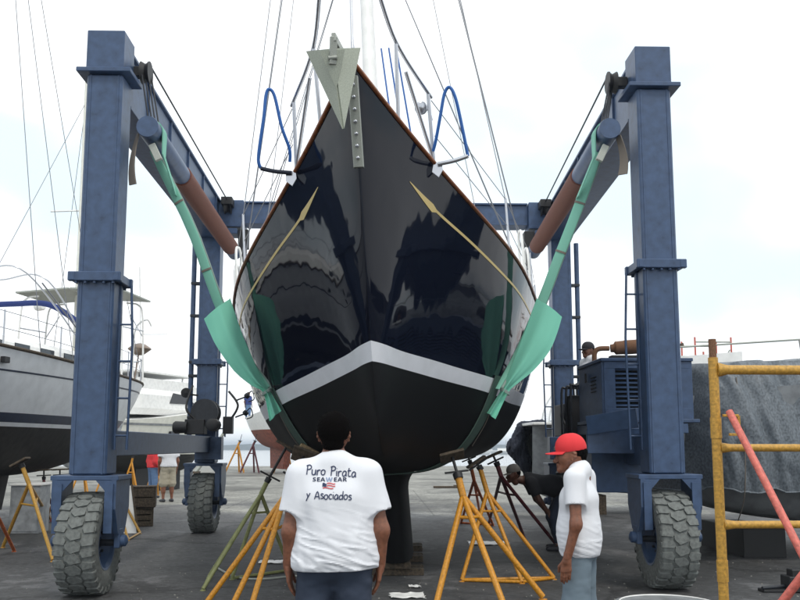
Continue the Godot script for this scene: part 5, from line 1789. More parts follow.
func tarp_boat() -> void:
	var root := thing("covered_boat", "boat wrapped in a crumpled dark grey tarpaulin behind the yellow scaffold", "boat", Vector3(8.6, 0, -13.0))
	# hull below the cover
	var f := simple_hull(root, [-4.45, -3.6, -1.5, 2.0, 5.0, 6.0], [2.2, 2.3, 2.4, 2.5, 2.6, 2.7], [1.1, 1.45, 1.6, 1.6, 0.9, 0.02], [0.85, 0.62, 0.42, 0.38, 0.9, 2.5], 0.22,
		[["bottom", -1, -1, M.grey_hull]])
	var nz := FastNoiseLite.new()
	nz.seed = 5
	nz.fractal_octaves = 4
	nz.frequency = 0.5
	var rows := []
	for i in 241:
		var x := -4.6 + 10.6 * i / 240.0
		var r := []
		var top := 2.62 + 0.045 * (x + 4.6) + 0.05 * nz.get_noise_2d(x * 2.0, 3.0)
		var foot := 0.98 - 0.3 * smoothstep(-3.2, -1.0, x) + 0.08 * nz.get_noise_2d(x * 4.0, 30.0) - 0.12 * maxf(0.0, nz.get_noise_2d(x * 1.5, 90.0))
		var close := 1.0 - pow(clampf((-x - 3.7) / 0.9, 0.0, 1.0), 2.5) * 0.82
		for j in 61:
			var u := j / 60.0
			var y: float; var z: float
			if u < 0.12 or u > 0.88:                # over the top
				var q := (0.12 - u) / 0.12 if u < 0.12 else (u - 0.88) / 0.12
				z = (1.42 - 1.42 * q) * close
				y = top + 0.1 * q
				if u > 0.88: z = -z
			else:
				var d := (u - 0.12) / 0.38 if u < 0.5 else (0.88 - u) / 0.38
				y = lerpf(top, foot, d)
				z = (1.42 + 0.34 * sin(d * 2.0) - 0.1 * d) * close
				if u > 0.5: z = -z
			var wr := nz.get_noise_3d(x * 2.4 + y * 0.6, y * 0.35, z * 0.3) * 0.16 + nz.get_noise_3d(x * 8.0 + y * 2.2, y * 0.8, z * 0.5) * 0.07 - absf(nz.get_noise_3d(x * 4.0 + y * 5.0, y * 2.0 - x * 2.0, z * 0.5)) * 0.06
			r.append(Vector3(x - 0.1 * wr, y + wr * 0.2, z + wr * signf(z)))
		rows.append(r)
	# two skirts that do not meet under the hull: cut at the foot
	var near := []; var away := []
	for r in rows:
		near.append(r.slice(0, 31)); away.append(r.slice(30, 61))
	for q in near.size(): away[q][0] = Vector3(away[q][0].x, away[q][0].y, -absf(near[q][30].z))
	var g := MB.new()
	g.grid(near, true)
	g.grid(away, true)
	var cap := []
	for j in 31:
		cap.append([near[0][j], Vector3(near[0][j].x, near[0][j].y, -near[0][j].z)])
	g.grid(cap)
	obj("tarpaulin", g, M.tarp, root)
	var hemp := []
	for r in near: hemp.append(r[30])
	tubed("hem", hemp, 0.014, M.tarp, root, 6)
	for x in [18, 60, 96, 140, 180]:
		var e: Vector3 = near[x][30]
		var rp := [near[x][10] + Vector3(0, 0, 0.02), near[x][20] + Vector3(0.01, 0, 0.025), e + Vector3(0, 0, 0.03), e + Vector3(0.05, -0.4, -0.35)]
		tubed("tie_rope", curve(rp), 0.008, M.strap_tail, root, 6)
	# deck gear above the cover
	var dk := MB.new()
	dk.prism([Vector2(-4.55, 2.58), Vector2(-3.3, 2.62), Vector2(-3.3, 2.9), Vector2(-4.5, 2.8)], Vector3(0, 0, -0.2), Vector3.RIGHT, Vector3.UP, 1.6)
	obj("foredeck", dk, M.white, root)
	tubed("guard_line", [Vector3(-4.8, 2.92, 0.6), Vector3(-2.4, 3.08, 0.6), Vector3(-0.3, 3.2, 0.6)], 0.014, M.galv, root)
	tubed("guard_line", [Vector3(-2.4, 2.6, 0.6), Vector3(-2.45, 3.08, 0.6)], 0.014, M.galv, root)
	var pk := MB.new()
	pk.prism([Vector2(-1.6, 2.7), Vector2(2.0, 2.7), Vector2(2.0, 3.4), Vector2(-0.4, 3.15)], Vector3(0, 0, 0.2), Vector3.RIGHT, Vector3.UP, 1.6)
	obj("deckhouse_cover", pk, M.canvas_dark, root)
	var fl := MB.new()
	fl.box(Vector3(-4.1, 3.02, -0.6), Vector3(0.62, 0.05, 0.5), Basis(Vector3(0, 0, 1), 0.32))
	fl.bar(Vector3(-4.1, 2.7, -0.6), Vector3(-4.1, 3.0, -0.6), 0.05, 0.05)
	obj("tilted_hatch", fl, M.wood, root)
	for x in [-3.2, 0.0, 3.4]:
		boxed("support_block", Vector3(x, 0.2, 0), Vector3(0.6, 0.4, 1.6), M.black, root)

func grey_launch() -> void:
	var root := thing("grey_launch", "grey hulled launch with clear plastic hood and dark canvas behind the lift", "boat", Vector3(3.85, 0, -20.5))
	root.rotation.y = PI
	simple_hull(root, [-3.6, -2.4, -0.6, 0.1, 0.26], [1.85, 1.9, 1.98, 2.02, 2.04], [1.3, 1.35, 1.2, 0.75, 0.5], [0.5, 0.42, 0.42, 0.5, 0.7], 0.2, [["topsides", -1, -1, M.grey_hull]])
	boxed("gunwale", Vector3(-1.6, 2.04, 0), Vector3(3.9, 0.06, 2.2), M.white, root)
	var rows := []
	for i in 11:
		var a := PI * 0.52 * i / 10.0
		var r := []
		for j in 9:
			var u := j / 8.0 * 2.0 - 1.0
			r.append(Vector3(-0.95 + cos(a) * 0.72, 2.05 + sin(a) * 0.95, u * 0.9 * (1.0 - 0.12 * sin(a))))
		rows.append(r)
	var g := MB.new()
	g.sheet(rows, 0.006)
	obj("clear_hood", g, M.glass, root)
	for z in [-0.9, 0.0, 0.9]:
		var pts := []
		for i in 11:
			var a := PI * 0.52 * i / 10.0
			pts.append(Vector3(-0.95 + cos(a) * 0.73, 2.05 + sin(a) * 0.96, z * (1.0 - 0.12 * sin(a))))
		tubed("hood_frame", pts, 0.018, M.white, root)
	boxed("hood_back", Vector3(-1.7, 2.5, 0), Vector3(1.4, 0.9, 1.5), M.white, root)
	g = MB.new()
	var cz := FastNoiseLite.new()
	cz.seed = 3
	cz.frequency = 4.0
	Field.new([[Vector3(-0.1, 2.05, 0.3), Vector3(0.3, 1.95, 0.5), 0.1, 0.14, false, 0.1], [Vector3(0.3, 1.95, 0.5), Vector3(0.48, 1.5, 0.55), 0.14, 0.2, false, 0.1], [Vector3(0.46, 1.5, 0.5), Vector3(0.3, 1.15, 0.5), 0.2, 0.16, false, 0.1], [Vector3(0.3, 1.2, 0.45), Vector3(0.22, 0.8, 0.5), 0.12, 0.05, false, 0.08]], 0.025, 0.1, func(p: Vector3) -> float: return absf(cz.get_noise_3d(p.x * 2.0, p.y * 0.6, p.z * 2.0)) * 0.12 - 0.04).add_to(g)
	obj("canvas_cover", g, M.canvas_dark, root)
	for x in [-3.0, -1.2]:
		boxed("chock", Vector3(x, 0.22, 0), Vector3(0.3, 0.44, 1.4), M.wood, root)
	boxed("engine_box", Vector3(-2.9, 2.1, 0.3), Vector3(1.0, 0.3, 0.8), M.grey_hull, root)

# ---------------------------------------------------------------- scaffolds
func scaffolds() -> void:
	var root := thing("yellow_scaffold", "worn yellow tubular scaffold frame with a pink cross brace at the right edge", "scaffold", Vector3(1.806, 1.519, -4.600) * Vector3(1, 0, 1))
	var o: Vector3 = root.position
	var up := Vector3.UP
	var x1 := Vector3(1.25, 0, -0.02)
	var ht := 2.06
	for k in 2:
		tubed("upright", [x1 * k, x1 * k + up * (ht - 0.05)], 0.0255, M.yellow_old, root, 14)
		tubed("coupling_pin", [x1 * k + up * (ht - 0.06), x1 * k + up * (ht + 0.05)], 0.02, M.rust, root, 12)
		for y in [1.64, 0.9]:
			tubed("sleeve", [x1 * k + up * (y - 0.06), x1 * k + up * (y + 0.05)], 0.029, M.yellow_old, root, 14)
		var lug := MB.new()
		var lp := [Vector3(0.03, 1.7, 0.02), Vector3(0.115, 1.7, 0.02), Vector3(0.115, 1.6, 0.02), Vector3(0.06, 1.6, 0.02)]
		for i in 3: lug.bar(x1 * k + lp[i], x1 * k + lp[i + 1], 0.014, 0.014, Vector3(0, 0, 1))
		obj("brace_lug", lug, M.yellow_old, root)
	for y in [1.945, 1.53, 1.13, 0.35]:
		tubed("rung", [up * y + x1 * 0.012, up * y + x1 * 0.06, up * y + x1 * 0.94, up * y + x1 * 0.988], [0.029, 0.02, 0.02, 0.029] if y < 1.9 else [0.042, 0.0255, 0.0255, 0.042], M.yellow_old, root, 12)
	var b0 := Vector3(0.05, 1.72, 0.06)
	tubed("cross_brace", [b0, Vector3(2.033, 0.763, -3.900) - o], 0.019, M.pink, root, 12)
	tubed("cross_brace", [Vector3(1.754, 0.781, -3.950) - o, Vector3(2.010, 1.254, -3.700) - o], 0.019, M.pink, root, 12)
	# distant pair by the covered boat
	for k in 2:
		var s := thing("scaffold_tower", ["pale red scaffold tower far behind the covered boat, taller one", "low red scaffold bay far behind the covered boat, nearer the lift post"][k], "scaffold", Vector3(10.05 - 1.2 * k, 0, -27.0 + 0.8 * k), "distant scaffolds")
		var w := 1.15
		var hgt := 4.95 - 0.55 * k
		for i in 4:
			var c := Vector3((i % 2) * w, 0, -(i / 2) * 1.2)
			tubed("upright", [c, c + up * hgt], 0.03, M.pink, s, 8)
		for y in [hgt - 0.15, hgt - 1.2, hgt - 2.3]:
			for zz in [0.0, -1.2]:
				tubed("ledger", [Vector3(0, y, zz), Vector3(w, y, zz)], 0.025, M.galv, s, 8)
		for zz in [0.0, -1.2]:
			tubed("diagonal", [Vector3(0.05, hgt - 2.2, zz), Vector3(w - 0.05, hgt - 0.4, zz)], 0.022, M.galv, s, 8)

# ---------------------------------------------------------------- small things in the yard
func crate(label: String, c: Vector3, s: Vector3, turn: float, slats: int) -> void:
	var root := thing("wooden_crate", label, "crate", c, "stacked crates")
	root.rotation.y = turn
	for f in 4:
		var bs := Basis(Vector3.UP, PI / 2 * f)
		var w := s.x if f % 2 == 0 else s.z
		var d := s.z if f % 2 == 0 else s.x
		for k in slats:
			boxed("slat", bs * Vector3(0, s.y * (k + 0.5) / slats, d * 0.5 - 0.01), Vector3(w - 0.045, s.y / slats - 0.022, 0.018), M.wood, root, bs)
	for sx in [-1.0, 1.0]:
		for sz in [-1.0, 1.0]:
			boxed("corner_post", Vector3(sx * (s.x * 0.5 - 0.03), s.y * 0.5, sz * (s.z * 0.5 - 0.03)), Vector3(0.055, s.y, 0.055), M.wood, root)
	boxed("lid", Vector3(0, s.y + 0.012, 0), Vector3(s.x, 0.022, s.z), M.wood, root)

func yard_things() -> void:
	crate("weathered wooden crate on the ground, lower of the two stacked", Vector3(-4.532, 0.000, -17.333), Vector3(0.4, 0.34, 0.4), 0.3, 3)
	crate("larger weathered wooden crate on top of the smaller one", Vector3(-4.532, 0.000, -17.333) + Vector3(-0.03, 0.366, 0), Vector3(0.56, 0.38, 0.5), 0.2, 2)
	var bp := Vector3(-4.366, 0.000, -15.783)
	var bd := thing("white_board", "white board leaning beside the crates behind the lift wheel", "board", bp)
	var bg := MB.new()
	bg.prism([Vector2(-0.42, 0.0), Vector2(0.14, 0.0), Vector2(-0.05, 0.85), Vector2(-0.38, 0.85)], Vector3(0, 0, -0.1), Vector3.RIGHT, Vector3(0, 0.97, -0.24), 0.03)
	obj("panel", bg, M.white, bd)
	tubed("edge_batten", [Vector3(0.15, 0.02, -0.07), Vector3(-0.04, 0.85, -0.27)], 0.02, M.wood, bd)
	# grey box under the white yacht
	var gb := thing("grey_cabinet", "grey metal cabinet standing under the white yacht", "cabinet", Vector3(-6.234, 0.000, -15.834))
	boxed("body", Vector3(0, 0.42, -0.3), Vector3(0.52, 0.84, 0.5), M.grey_hull, gb)
	boxed("door", Vector3(0.01, 0.42, -0.045), Vector3(0.46, 0.76, 0.012), M.grey_hull, gb)
	boxed("top", Vector3(0, 0.86, -0.3), Vector3(0.58, 0.04, 0.56), M.white, gb)
	# keel blocks
	for k in 3:
		var c: Vector3 = boat * Vector3(0, 0.0, -4.75 - 1.2 * k)
		var kb := thing("keel_block", ["timber block stack under the front of the navy keel", "timber block stack under the middle of the navy keel", "timber block stack under the rear of the navy keel"][k], "timber blocks", Vector3(c.x, 0, c.z), "keel blocks")
		boxed("timber", Vector3(0.0, 0.045, 0.1), Vector3(0.62, 0.085, 0.16), M.wood, kb)
		boxed("timber", Vector3(0.02, 0.045, -0.16), Vector3(0.6, 0.085, 0.16), M.wood, kb)
		boxed("timber", Vector3(0, 0.127, 0.0), Vector3(0.3, 0.075, 0.5), M.wood_pale if k == 1 else M.wood, kb)
	# scrap on the ground
	var sl := thing("white_slab", "pale flat round-edged board lying on the ground at the bottom right", "board", Vector3(2.837, -0.000, -8.626))
	var sg := MB.new()
	sg.lathe([[0.0, 0.0], [0.52, 0.0], [0.53, 0.012], [0.51, 0.024], [0.0, 0.026]], Vector3.ZERO, Vector3.UP, 40)
	obj("board", sg, M.grey_hull, sl)
	var rg := MB.new()
	var ring := []
	for i in 33: ring.append(Vector3(cos(TAU * i / 32.0) * 0.46, 0.03, sin(TAU * i / 32.0) * 0.46))
	rg.tube(ring, 0.008, 6, false)
	obj("rim_bead", rg, M.white, sl)
	var jk := thing("floor_jack", "black hydraulic jack with a long handle by the pink brace", "jack", Vector3(4.426, 0.000, -9.398))
	boxed("body", Vector3(0.05, 0.09, 0), Vector3(0.24, 0.16, 0.22), M.black_iron, jk)
	boxed("saddle", Vector3(0.05, 0.2, 0), Vector3(0.14, 0.08, 0.14), M.black_iron, jk)
	tubed("handle", [Vector3(-0.08, 0.06, 0.0), Vector3(-0.34, 0.05, 0.05)], 0.018, M.steel_dark, jk)
	boxed("foot_plate", Vector3(-0.06, 0.02, 0.0), Vector3(0.55, 0.03, 0.16), M.black_iron, jk)
	var scraps := [[Vector3(1.778, 0.000, -14.037), 0.34, "crumpled white plastic sheet on the ground behind the yellow stands"], [Vector3(0.553, 0.000, -13.526), 0.16, "small white rag on the ground right of the keel"], [Vector3(0.324, 0.000, -9.202), 0.2, "white paint rag on the ground in front of the keel blocks"], [Vector3(-1.374, 0.000, -11.868), 0.18, "pale scrap on the ground between the left stands"], [Vector3(0.431, 0.000, -9.770), 0.07, "tiny paper scrap on the asphalt near the keel block"]]
	for q in scraps:
		var sp_ := thing("scrap_sheet", q[2], "litter", q[0], "litter on the ground")
		var rows := []
		for i in 9:
			var r := []
			for j in 9:
				var u := j / 8.0 - 0.5; var v := i / 8.0 - 0.5
				var k := 1.0 - 0.4 * maxf(absf(u), absf(v)) + 0.2 * rng.randf()
				r.append(Vector3(u * q[1] * 2.0 * k, 0.012 + 0.02 * rng.randf(), -v * q[1] * 1.6 * k))
			rows.append(r)
		var g := MB.new()
		g.sheet(rows, 0.003)
		obj("sheet", g, M.white, sp_)
	# hose and a plank on the far pavement
	var hs := thing("dark_plank", "thin dark plank lying on the pale pavement beyond the keel", "plank", Vector3(2.626, 0.000, -32.520))
	boxed("plank", Vector3(0, 0.04, 0), Vector3(1.0, 0.07, 0.3), M.wood, hs)
	boxed("cleat", Vector3(0.3, 0.09, 0), Vector3(0.1, 0.04, 0.3), M.wood, hs)
	var hz := thing("air_hose", "thin pale hose lying on the asphalt behind the olive stand", "hose", Vector3(-1.475, 0.000, -10.549))
	tubed("hose", curve([Vector3(-2.069, 0.015, -11.484) - hz.position, Vector3(-1.636, 0.015, -10.529) - hz.position, Vector3(-1.311, 0.015, -10.365) - hz.position, Vector3(-0.893, 0.015, -10.587) - hz.position, Vector3(-0.514, 0.015, -10.120) - hz.position]), 0.013, M.galv, hz)
	var bl := thing("yellow_timber", "stained timber wedge under the hull behind the man's shoulder", "timber", Vector3.ZERO)
	bl.position = Vector3(-0.723, 1.486, -9.500)
	bl.set_meta("label", "stained timber pad wedged against the hull above the man's left shoulder")
	boxed("wedge", Vector3.ZERO, Vector3(0.22, 0.08, 0.2), M.wood_pale, bl, Basis(Vector3(0, 0, 1), -0.5))
	boxed("wedge", Vector3(0.05, -0.075, 0), Vector3(0.2, 0.06, 0.16), M.yellow_old, bl, Basis(Vector3(0, 0, 1), -0.5))

# ---------------------------------------------------------------- people in the yard
func stand_pose(hgt: float, fw: Vector3, arm_out := 0.05) -> Dictionary:
	var k := hgt / 1.75
	fw = fw.normalized()
	var rt := fw.cross(Vector3.UP)
	var J := {}
	var q := func(x: float, y: float, f: float) -> Vector3: return (rt * x + Vector3.UP * y + fw * f) * k
	J.look = fw
	J.head = q.call(0, 1.615, 0.03)
	J.chest = q.call(0, 1.26, 0.0)
	J.waist = q.call(0, 1.05, 0.01)
	for s in [["l", -1.0], ["r", 1.0]]:
		var e: float = s[1]
		J["sh_" + s[0]] = q.call(0.19 * e, 1.42, -0.01)
		J["el_" + s[0]] = q.call((0.21 + arm_out) * e, 1.1, -0.03)
		J["wr_" + s[0]] = q.call((0.21 + arm_out) * e, 0.86, 0.04)
		J["hip_" + s[0]] = q.call(0.09 * e, 0.93, 0.0)
		J["kn_" + s[0]] = q.call(0.11 * e, 0.5, 0.02)
		J["an_" + s[0]] = q.call(0.12 * e, 0.08, -0.02)
		J["toe_" + s[0]] = q.call(0.135 * e, 0.036, 0.14)
		J["hand_" + s[0]] = [Vector3(0, -1, 0) + fw * 0.12, rt * -e, fw, 0.16]
	return J

const STROKES := {
	"P": [[0.1, 0, 0.12, 0.95], [0.0, 0.88, 0.3, 0.98, 0.5, 0.84, 0.44, 0.6, 0.12, 0.5], 0.6],
	"u": [[0.02, 0.55, 0.04, 0.12, 0.16, 0.0, 0.34, 0.1, 0.38, 0.55], [0.38, 0.5, 0.42, 0.0], 0.52],
	"r": [[0.04, 0.55, 0.06, 0.0], [0.05, 0.34, 0.18, 0.54, 0.36, 0.52], 0.44],
	"o": [[0.22, 0.54, 0.04, 0.4, 0.03, 0.14, 0.2, 0.0, 0.38, 0.12, 0.4, 0.42, 0.22, 0.54], 0.52],
	"i": [[0.05, 0.52, 0.07, 0.0], [0.05, 0.74, 0.07, 0.78], 0.2],
	"a": [[0.38, 0.48, 0.2, 0.55, 0.04, 0.34, 0.06, 0.08, 0.2, 0.02, 0.36, 0.24, 0.38, 0.5], [0.38, 0.5, 0.42, 0.0], 0.52],
	"t": [[0.14, 0.85, 0.12, 0.12, 0.24, 0.0, 0.36, 0.06], [0.0, 0.56, 0.36, 0.6], 0.44],
	"y": [[0.02, 0.55, 0.18, 0.14], [0.4, 0.6, 0.18, 0.14, 0.0, -0.3], 0.5],
	"A": [[0.0, 0.0, 0.28, 0.85, 0.56, 0.0], [0.1, 0.28, 0.5, 0.3], 0.66],
	"s": [[0.34, 0.5, 0.14, 0.55, 0.06, 0.4, 0.3, 0.22, 0.28, 0.04, 0.02, 0.04], 0.42],
	"c": [[0.36, 0.48, 0.16, 0.54, 0.03, 0.3, 0.14, 0.03, 0.36, 0.06], 0.44],
	"d": [[0.38, 0.44, 0.18, 0.5, 0.03, 0.26, 0.14, 0.02, 0.34, 0.12], [0.42, 0.95, 0.4, 0.0], 0.54],
}

func lettering(text: String, sf: Field, x0: float, y0: float, size: float, wd: float, m: Material, shirt: Node, tilt := 0.0) -> void:
	var g := MB.new()
	var x := 0.0
	for ch in text + " ":
		if ch == " ":
			x += 0.45
			var o := obj("lettering", g, m, shirt)
			o.set_meta("label", "handwritten word of the line " + text)
			g = MB.new()
			continue
		var d: Array = STROKES[ch]
		for k in d.size() - 1:
			var flat: Array = d[k]
			var pts := []
			for i in range(0, flat.size(), 2):
				pts.append(Vector3(x + flat[i] + flat[i + 1] * 0.06, flat[i + 1] + 0.04 * sin(x * 5.0), 0))
			pts = curve(pts, 4) if pts.size() > 2 else [pts[0], (pts[0] + pts[1]) * 0.5, pts[1]]
			var top := []; var low := []
			for i in pts.size():
				var t: Vector3 = (pts[mini(i + 1, pts.size() - 1)] - pts[maxi(i - 1, 0)]).normalized()
				var nn := Vector3(-t.y, t.x, 0) * wd * 0.5
				for e in 2:
					var q: Vector3 = pts[i] * size + nn * (1.0 if e == 0 else -1.0)
					var wx := x0 + q.x; var wy := y0 + q.y + tilt * q.x
					(top if e == 0 else low).append(Vector3(wx, wy, sf.back_z(wx, wy, 0.35) + 0.0035))
			g.grid([low, top])
		x += d[d.size() - 1]

func shirt_print(sf: Field, shirt: Node) -> void:
	lettering("Puro Pirata", sf, -0.15, 1.385, 0.053, 0.006, M.ink, shirt, -0.05)
	lettering("y Asociados", sf, -0.143, 1.258, 0.048, 0.0055, M.ink, shirt, -0.03)
	# block capitals between them
	var font := SystemFont.new()
	font.font_names = PackedStringArray(["Droid Sans"])
	font.font_weight = 700
	var x := -0.112
	for w in [["SEA", M.ink], ["W", M.ink_pale], ["EAR", M.ink]]:
		var tmh := TextMesh.new()
		tmh.text = w[0]
		tmh.font = font
		tmh.font_size = 32
		tmh.pixel_size = 0.00125
		tmh.depth = 0.0
		tmh.horizontal_alignment = HORIZONTAL_ALIGNMENT_LEFT
		var ar := tmh.get_mesh_arrays() if tmh.get_surface_count() == 0 else tmh.surface_get_arrays(0)
		var vs: PackedVector3Array = ar[Mesh.ARRAY_VERTEX]
		var ids: PackedInt32Array = ar[Mesh.ARRAY_INDEX]
		var g := MB.new()
		var right := 0.0
		var lowest := INF
		for v in vs: lowest = minf(lowest, v.y)
		for v in vs:
			right = maxf(right, v.x)
			var wx := x + v.x; var wy := 1.348 + (v.y - lowest) * 0.75
			g.vert(Vector3(wx, wy, sf.back_z(wx, wy, 0.35) + 0.0035), Vector3(0, 0, 1))
		if ids.size() > 0:
			for i in ids: g.ix.append(i)
		else:
			for i in vs.size(): g.ix.append(i)
		var o := obj("lettering", g, w[1], shirt)
		o.set_meta("label", "block letters " + w[0])
		x += right + 0.004
	# small flag below
	for q in [[-0.045, 1.329, 0.022, 0.02, M.ink], [-0.009, 1.337, 0.046, 0.006, M.ink_red], [-0.009, 1.325, 0.046, 0.006, M.ink_red], [-0.025, 1.313, 0.058, 0.006, M.ink_red]]:
		var g := MB.new()
		var rows := []
		for i in 3:
			var r := []
			for j in 5:
				var wx: float = q[0] + q[2] * (j / 4.0 - 0.5); var wy: float = q[1] + q[3] * (i / 2.0 - 0.5) + 0.003 * sin(j * 1.4)
				r.append(Vector3(wx, wy, sf.back_z(wx, wy, 0.35) + 0.0035))
			rows.append(r)
		g.grid(rows)
		obj("flag_print", g, q[4], shirt)

func people() -> void:
	var J := stand_pose(1.745, Vector3(0.05, 0, -1), 0.03)
	J.head = Vector3(-0.004, 1.603, -0.04)
	J.chest = Vector3(0.0, 1.24, 0.0)
	J.waist = Vector3(0.012, 1.05, -0.01)
	J.sh_l = Vector3(-0.185, 1.375, 0.0)
	J.sh_r = Vector3(0.19, 1.38, 0.0)
	J.el_l = Vector3(-0.235, 1.07, 0.02)
	J.el_r = Vector3(0.262, 1.075, 0.02)
	J.wr_l = Vector3(-0.25, 0.875, -0.01)
	J.wr_r = Vector3(0.262, 0.88, -0.01)
	J.hip_l = Vector3(-0.085, 0.92, 0.0)
	J.hip_r = Vector3(0.1, 0.925, 0.0)
	J.hand_l = [Vector3(0.12, -1, -0.1), Vector3(1, 0, 0.2), Vector3(0.1, 0, -1), 0.2]
	J.hand_r = [Vector3(-0.14, -1, -0.1), Vector3(-1, 0, 0.2), Vector3(-0.1, 0, -1), 0.2]
	person("man seen from behind in a white printed T-shirt and dark trousers", Vector3(-0.235, 0, -4.95), J, {"skin": M.skin, "shirt": M.shirt, "trousers": M.navy_cloth, "hair": M.hair, "hem": -0.055, "build": 1.14, "cell": 0.013, "fine": 0.0055, "shirt_cell": 0.0085, "folds": 0.011, "sleeve": 0.66, "loose": 0.016, "printed": shirt_print})
	# man in the red cap, turned away to the left
	var fw := Vector3(-0.9, 0, -0.43)
	J = stand_pose(1.63, fw, 0.045)
	J.look = Vector3(-0.97, -0.06, -0.1).normalized()
	J.head = Vector3(-0.05, 1.475, -0.02)
	J.hip_l = J.hip_l.lerp(J.hip_r, 0.12)
	J.hip_r = J.hip_r.lerp(J.hip_l, 0.12)
	person("man in red baseball cap, white T-shirt and grey denim shorts", Vector3(1.4, 0, -6.05), J, {"skin": M.skin, "shirt": M.shirt, "trousers": M.grey_denim, "hair": M.hair, "cap": M.red_cap, "hem": -0.07, "build": 0.9, "cell": 0.013, "fine": 0.006, "shirt_cell": 0.009, "folds": 0.006, "sleeve": 0.58, "legs": 1.1, "loose": 0.011})
	# stooping man, hands on his knees, looking under the hull
	J = stand_pose(1.7, Vector3(-1, 0, 0.05))
	J.head = Vector3(-0.66, 1.12, 0.02)
	J.look = Vector3(-0.97, -0.2, 0.1).normalized()
	J.sh_l = Vector3(-0.42, 1.0, 0.18); J.sh_r = Vector3(-0.42, 1.02, -0.18)
	J.chest = Vector3(-0.28, 0.97, 0); J.waist = Vector3(-0.06, 0.95, 0)
	J.hip_l = Vector3(0.12, 0.88, 0.09); J.hip_r = Vector3(0.12, 0.88, -0.09)
	J.kn_l = Vector3(-0.08, 0.48, 0.12); J.kn_r = Vector3(-0.06, 0.48, -0.14)
	J.an_l = Vector3(0.0, 0.08, 0.11); J.an_r = Vector3(0.05, 0.08, -0.14)
	J.toe_l = Vector3(-0.17, 0.036, 0.12); J.toe_r = Vector3(-0.12, 0.036, -0.15)
	J.el_l = Vector3(-0.3, 0.74, 0.2); J.el_r = Vector3(-0.28, 0.74, -0.2)
	J.wr_l = Vector3(-0.16, 0.56, 0.14); J.wr_r = Vector3(-0.14, 0.56, -0.16)
	J.hand_l = [Vector3(0.2, -1, 0), Vector3(1, 0.2, 0), Vector3(0, 0, -1), 0.35]
	J.hand_r = [Vector3(0.2, -1, 0), Vector3(1, 0.2, 0), Vector3(0, 0, 1), 0.35]
	person("stooping man in dark shirt and grey cap peering under the hull", Vector3(2.72, 0, -13.2), J, {"skin": M.skin_dark, "shirt": M.black_cloth, "trousers": M.navy_cloth, "hair": M.hair, "cap": M.cap_grey, "hem": -0.05, "build": 1.02, "cell": 0.018, "fine": 0.009, "folds": 0.008, "sleeve": 0.7, "hand_cell": 0.007})
	# two men at the back on the left
	J = stand_pose(1.72, Vector3(0.75, 0, -0.6), 0.03)
	J.wr_r = J.wr_r + Vector3(0.14, 0.06, 0.06)
	person("man in red long-sleeved shirt and blue jeans beyond the crates", Vector3(-6.675, 0.000, -26.548), J, {"skin": M.skin, "shirt": M.red_cloth, "trousers": M.jean, "hair": M.hair, "hem": -0.02, "build": 1.08, "cell": 0.022, "fine": 0.012, "folds": 0.009, "sleeve": 1.75, "hand_cell": 0.009})
	J = stand_pose(1.78, Vector3(-0.5, 0, -0.8), 0.04)
	person("man in white T-shirt and khaki shorts beside the red shirted man", Vector3(-5.782, 0.000, -24.655), J, {"skin": M.skin, "shirt": M.shirt, "trousers": M.khaki, "hair": M.hair, "hem": 0.02, "build": 1.22, "cell": 0.022, "fine": 0.012, "folds": 0.009, "legs": 1.05, "hand_cell": 0.009})
	# lift operator behind the engine housing
	J = stand_pose(1.7, Vector3(-0.9, 0, 0.3))
	person("lift operator in white shirt and dark cap behind the engine housing", Vector3(3.52, 1.53, -14.2), J, {"skin": M.skin_dark, "shirt": M.shirt, "trousers": M.navy_cloth, "hair": M.hair, "cap": M.black_cloth, "hem": -0.02, "build": 1.05, "cell": 0.018, "fine": 0.009, "folds": 0.008, "hand_cell": 0.008})
	# worker on the far sailboat
	J = stand_pose(1.6, Vector3(0.6, 0, 0.7))
	person("worker in blue on the deck of the far red bottomed sailboat", Vector3(-7.6, 3.12, -52.0), J, {"skin": M.skin_dark, "shirt": M.canvas_blue, "trousers": M.jean, "hair": M.hair, "hem": 0.0, "cell": 0.035, "fine": 0.03, "folds": 0.004, "hand_cell": 0.02})

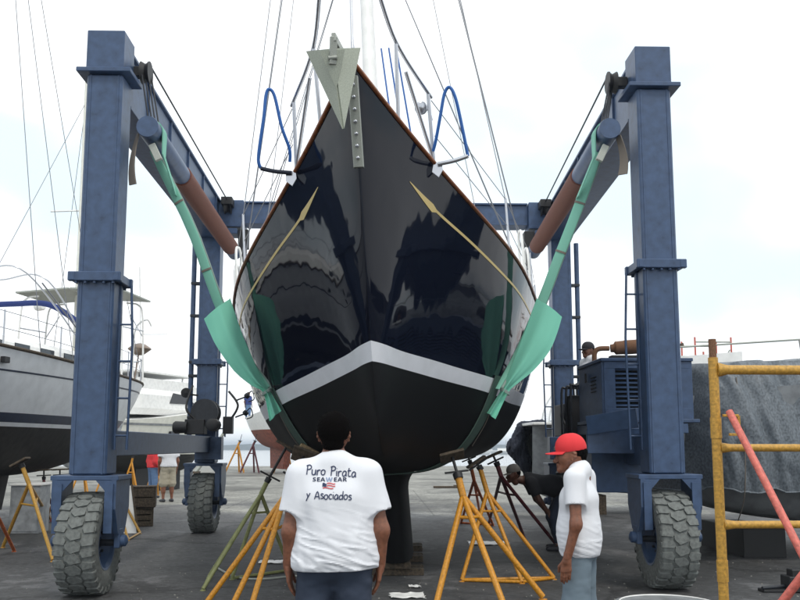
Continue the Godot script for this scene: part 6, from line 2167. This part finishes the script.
# ---------------------------------------------------------------- camera, sky, light
func sky_image() -> Image:
	var W := 1024
	var Hh := 512
	var n1 := FastNoiseLite.new()
	n1.seed = 21
	n1.frequency = 1.6
	n1.fractal_octaves = 4
	var im := Image.create(W, Hh, false, Image.FORMAT_RGBF)
	for y in Hh:
		var el := PI * (0.5 - (y + 0.5) / Hh)
		for x in W:
			var az := TAU * (x + 0.5) / W
			var d := Vector3(cos(el) * sin(az), sin(el) * 1.7, cos(el) * cos(az))
			var n := n1.get_noise_3dv(d) + 0.35 * n1.get_noise_3dv(d * 2.7)
			var gap := smoothstep(-0.05, 0.45, n) * 0.6
			var c := Color(1.02, 1.05, 1.07).lerp(Color(0.5, 0.68, 0.78), gap)
			im.set_pixel(x, y, c)
	return im

func _ready() -> void:
	rng.seed = 7
	var cam := Camera3D.new()
	cam.name = "camera"
	add_child(cam)
	cam.projection = Camera3D.PROJECTION_FRUSTUM
	cam.near = 0.1
	cam.far = 12000.0
	cam.size = 0.1 * 600.0 / 870.0
	cam.frustum_offset = Vector2(0.0, 0.1 * 36.0 / 870.0)
	cam.position = Vector3(0, 1.54, 0)
	cam.rotation = Vector3(atan(0.1264), -atan(24.0 / 870.0 * cos(atan(0.1264))), 0)
	cam.current = true
	var we := WorldEnvironment.new()
	we.name = "environment"
	var env := Environment.new()
	env.background_mode = Environment.BG_SKY
	var pm := PanoramaSkyMaterial.new()
	pm.panorama = ImageTexture.create_from_image(sky_image())
	env.sky = Sky.new()
	env.sky.sky_material = pm
	env.background_energy_multiplier = 1.3
	env.tonemap_mode = Environment.TONE_MAPPER_LINEAR
	env.tonemap_exposure = 1.0
	env.sdfgi_enabled = true
	env.ssao_enabled = true
	env.ssil_enabled = true
	env.fog_enabled = true
	env.fog_density = 0.0006
	env.fog_light_color = Color(0.9, 0.95, 1.0)
	we.environment = env
	add_child(we)
	var sun := DirectionalLight3D.new()
	sun.name = "sun"
	sun.light_energy = 0.45
	sun.light_angular_distance = 12.0
	sun.light_color = Color(1.0, 0.97, 0.92)
	sun.shadow_enabled = true
	add_child(sun)
	sun.rotation_degrees = Vector3(-56, 26, 0)
	materials()
	setting()
	travel_lift()
	yacht()
	sling()
	white_yacht()
	motor_yacht()
	far_boats()
	tarp_boat()
	grey_launch()
	scaffolds()
	stands()
	yard_things()
	people()
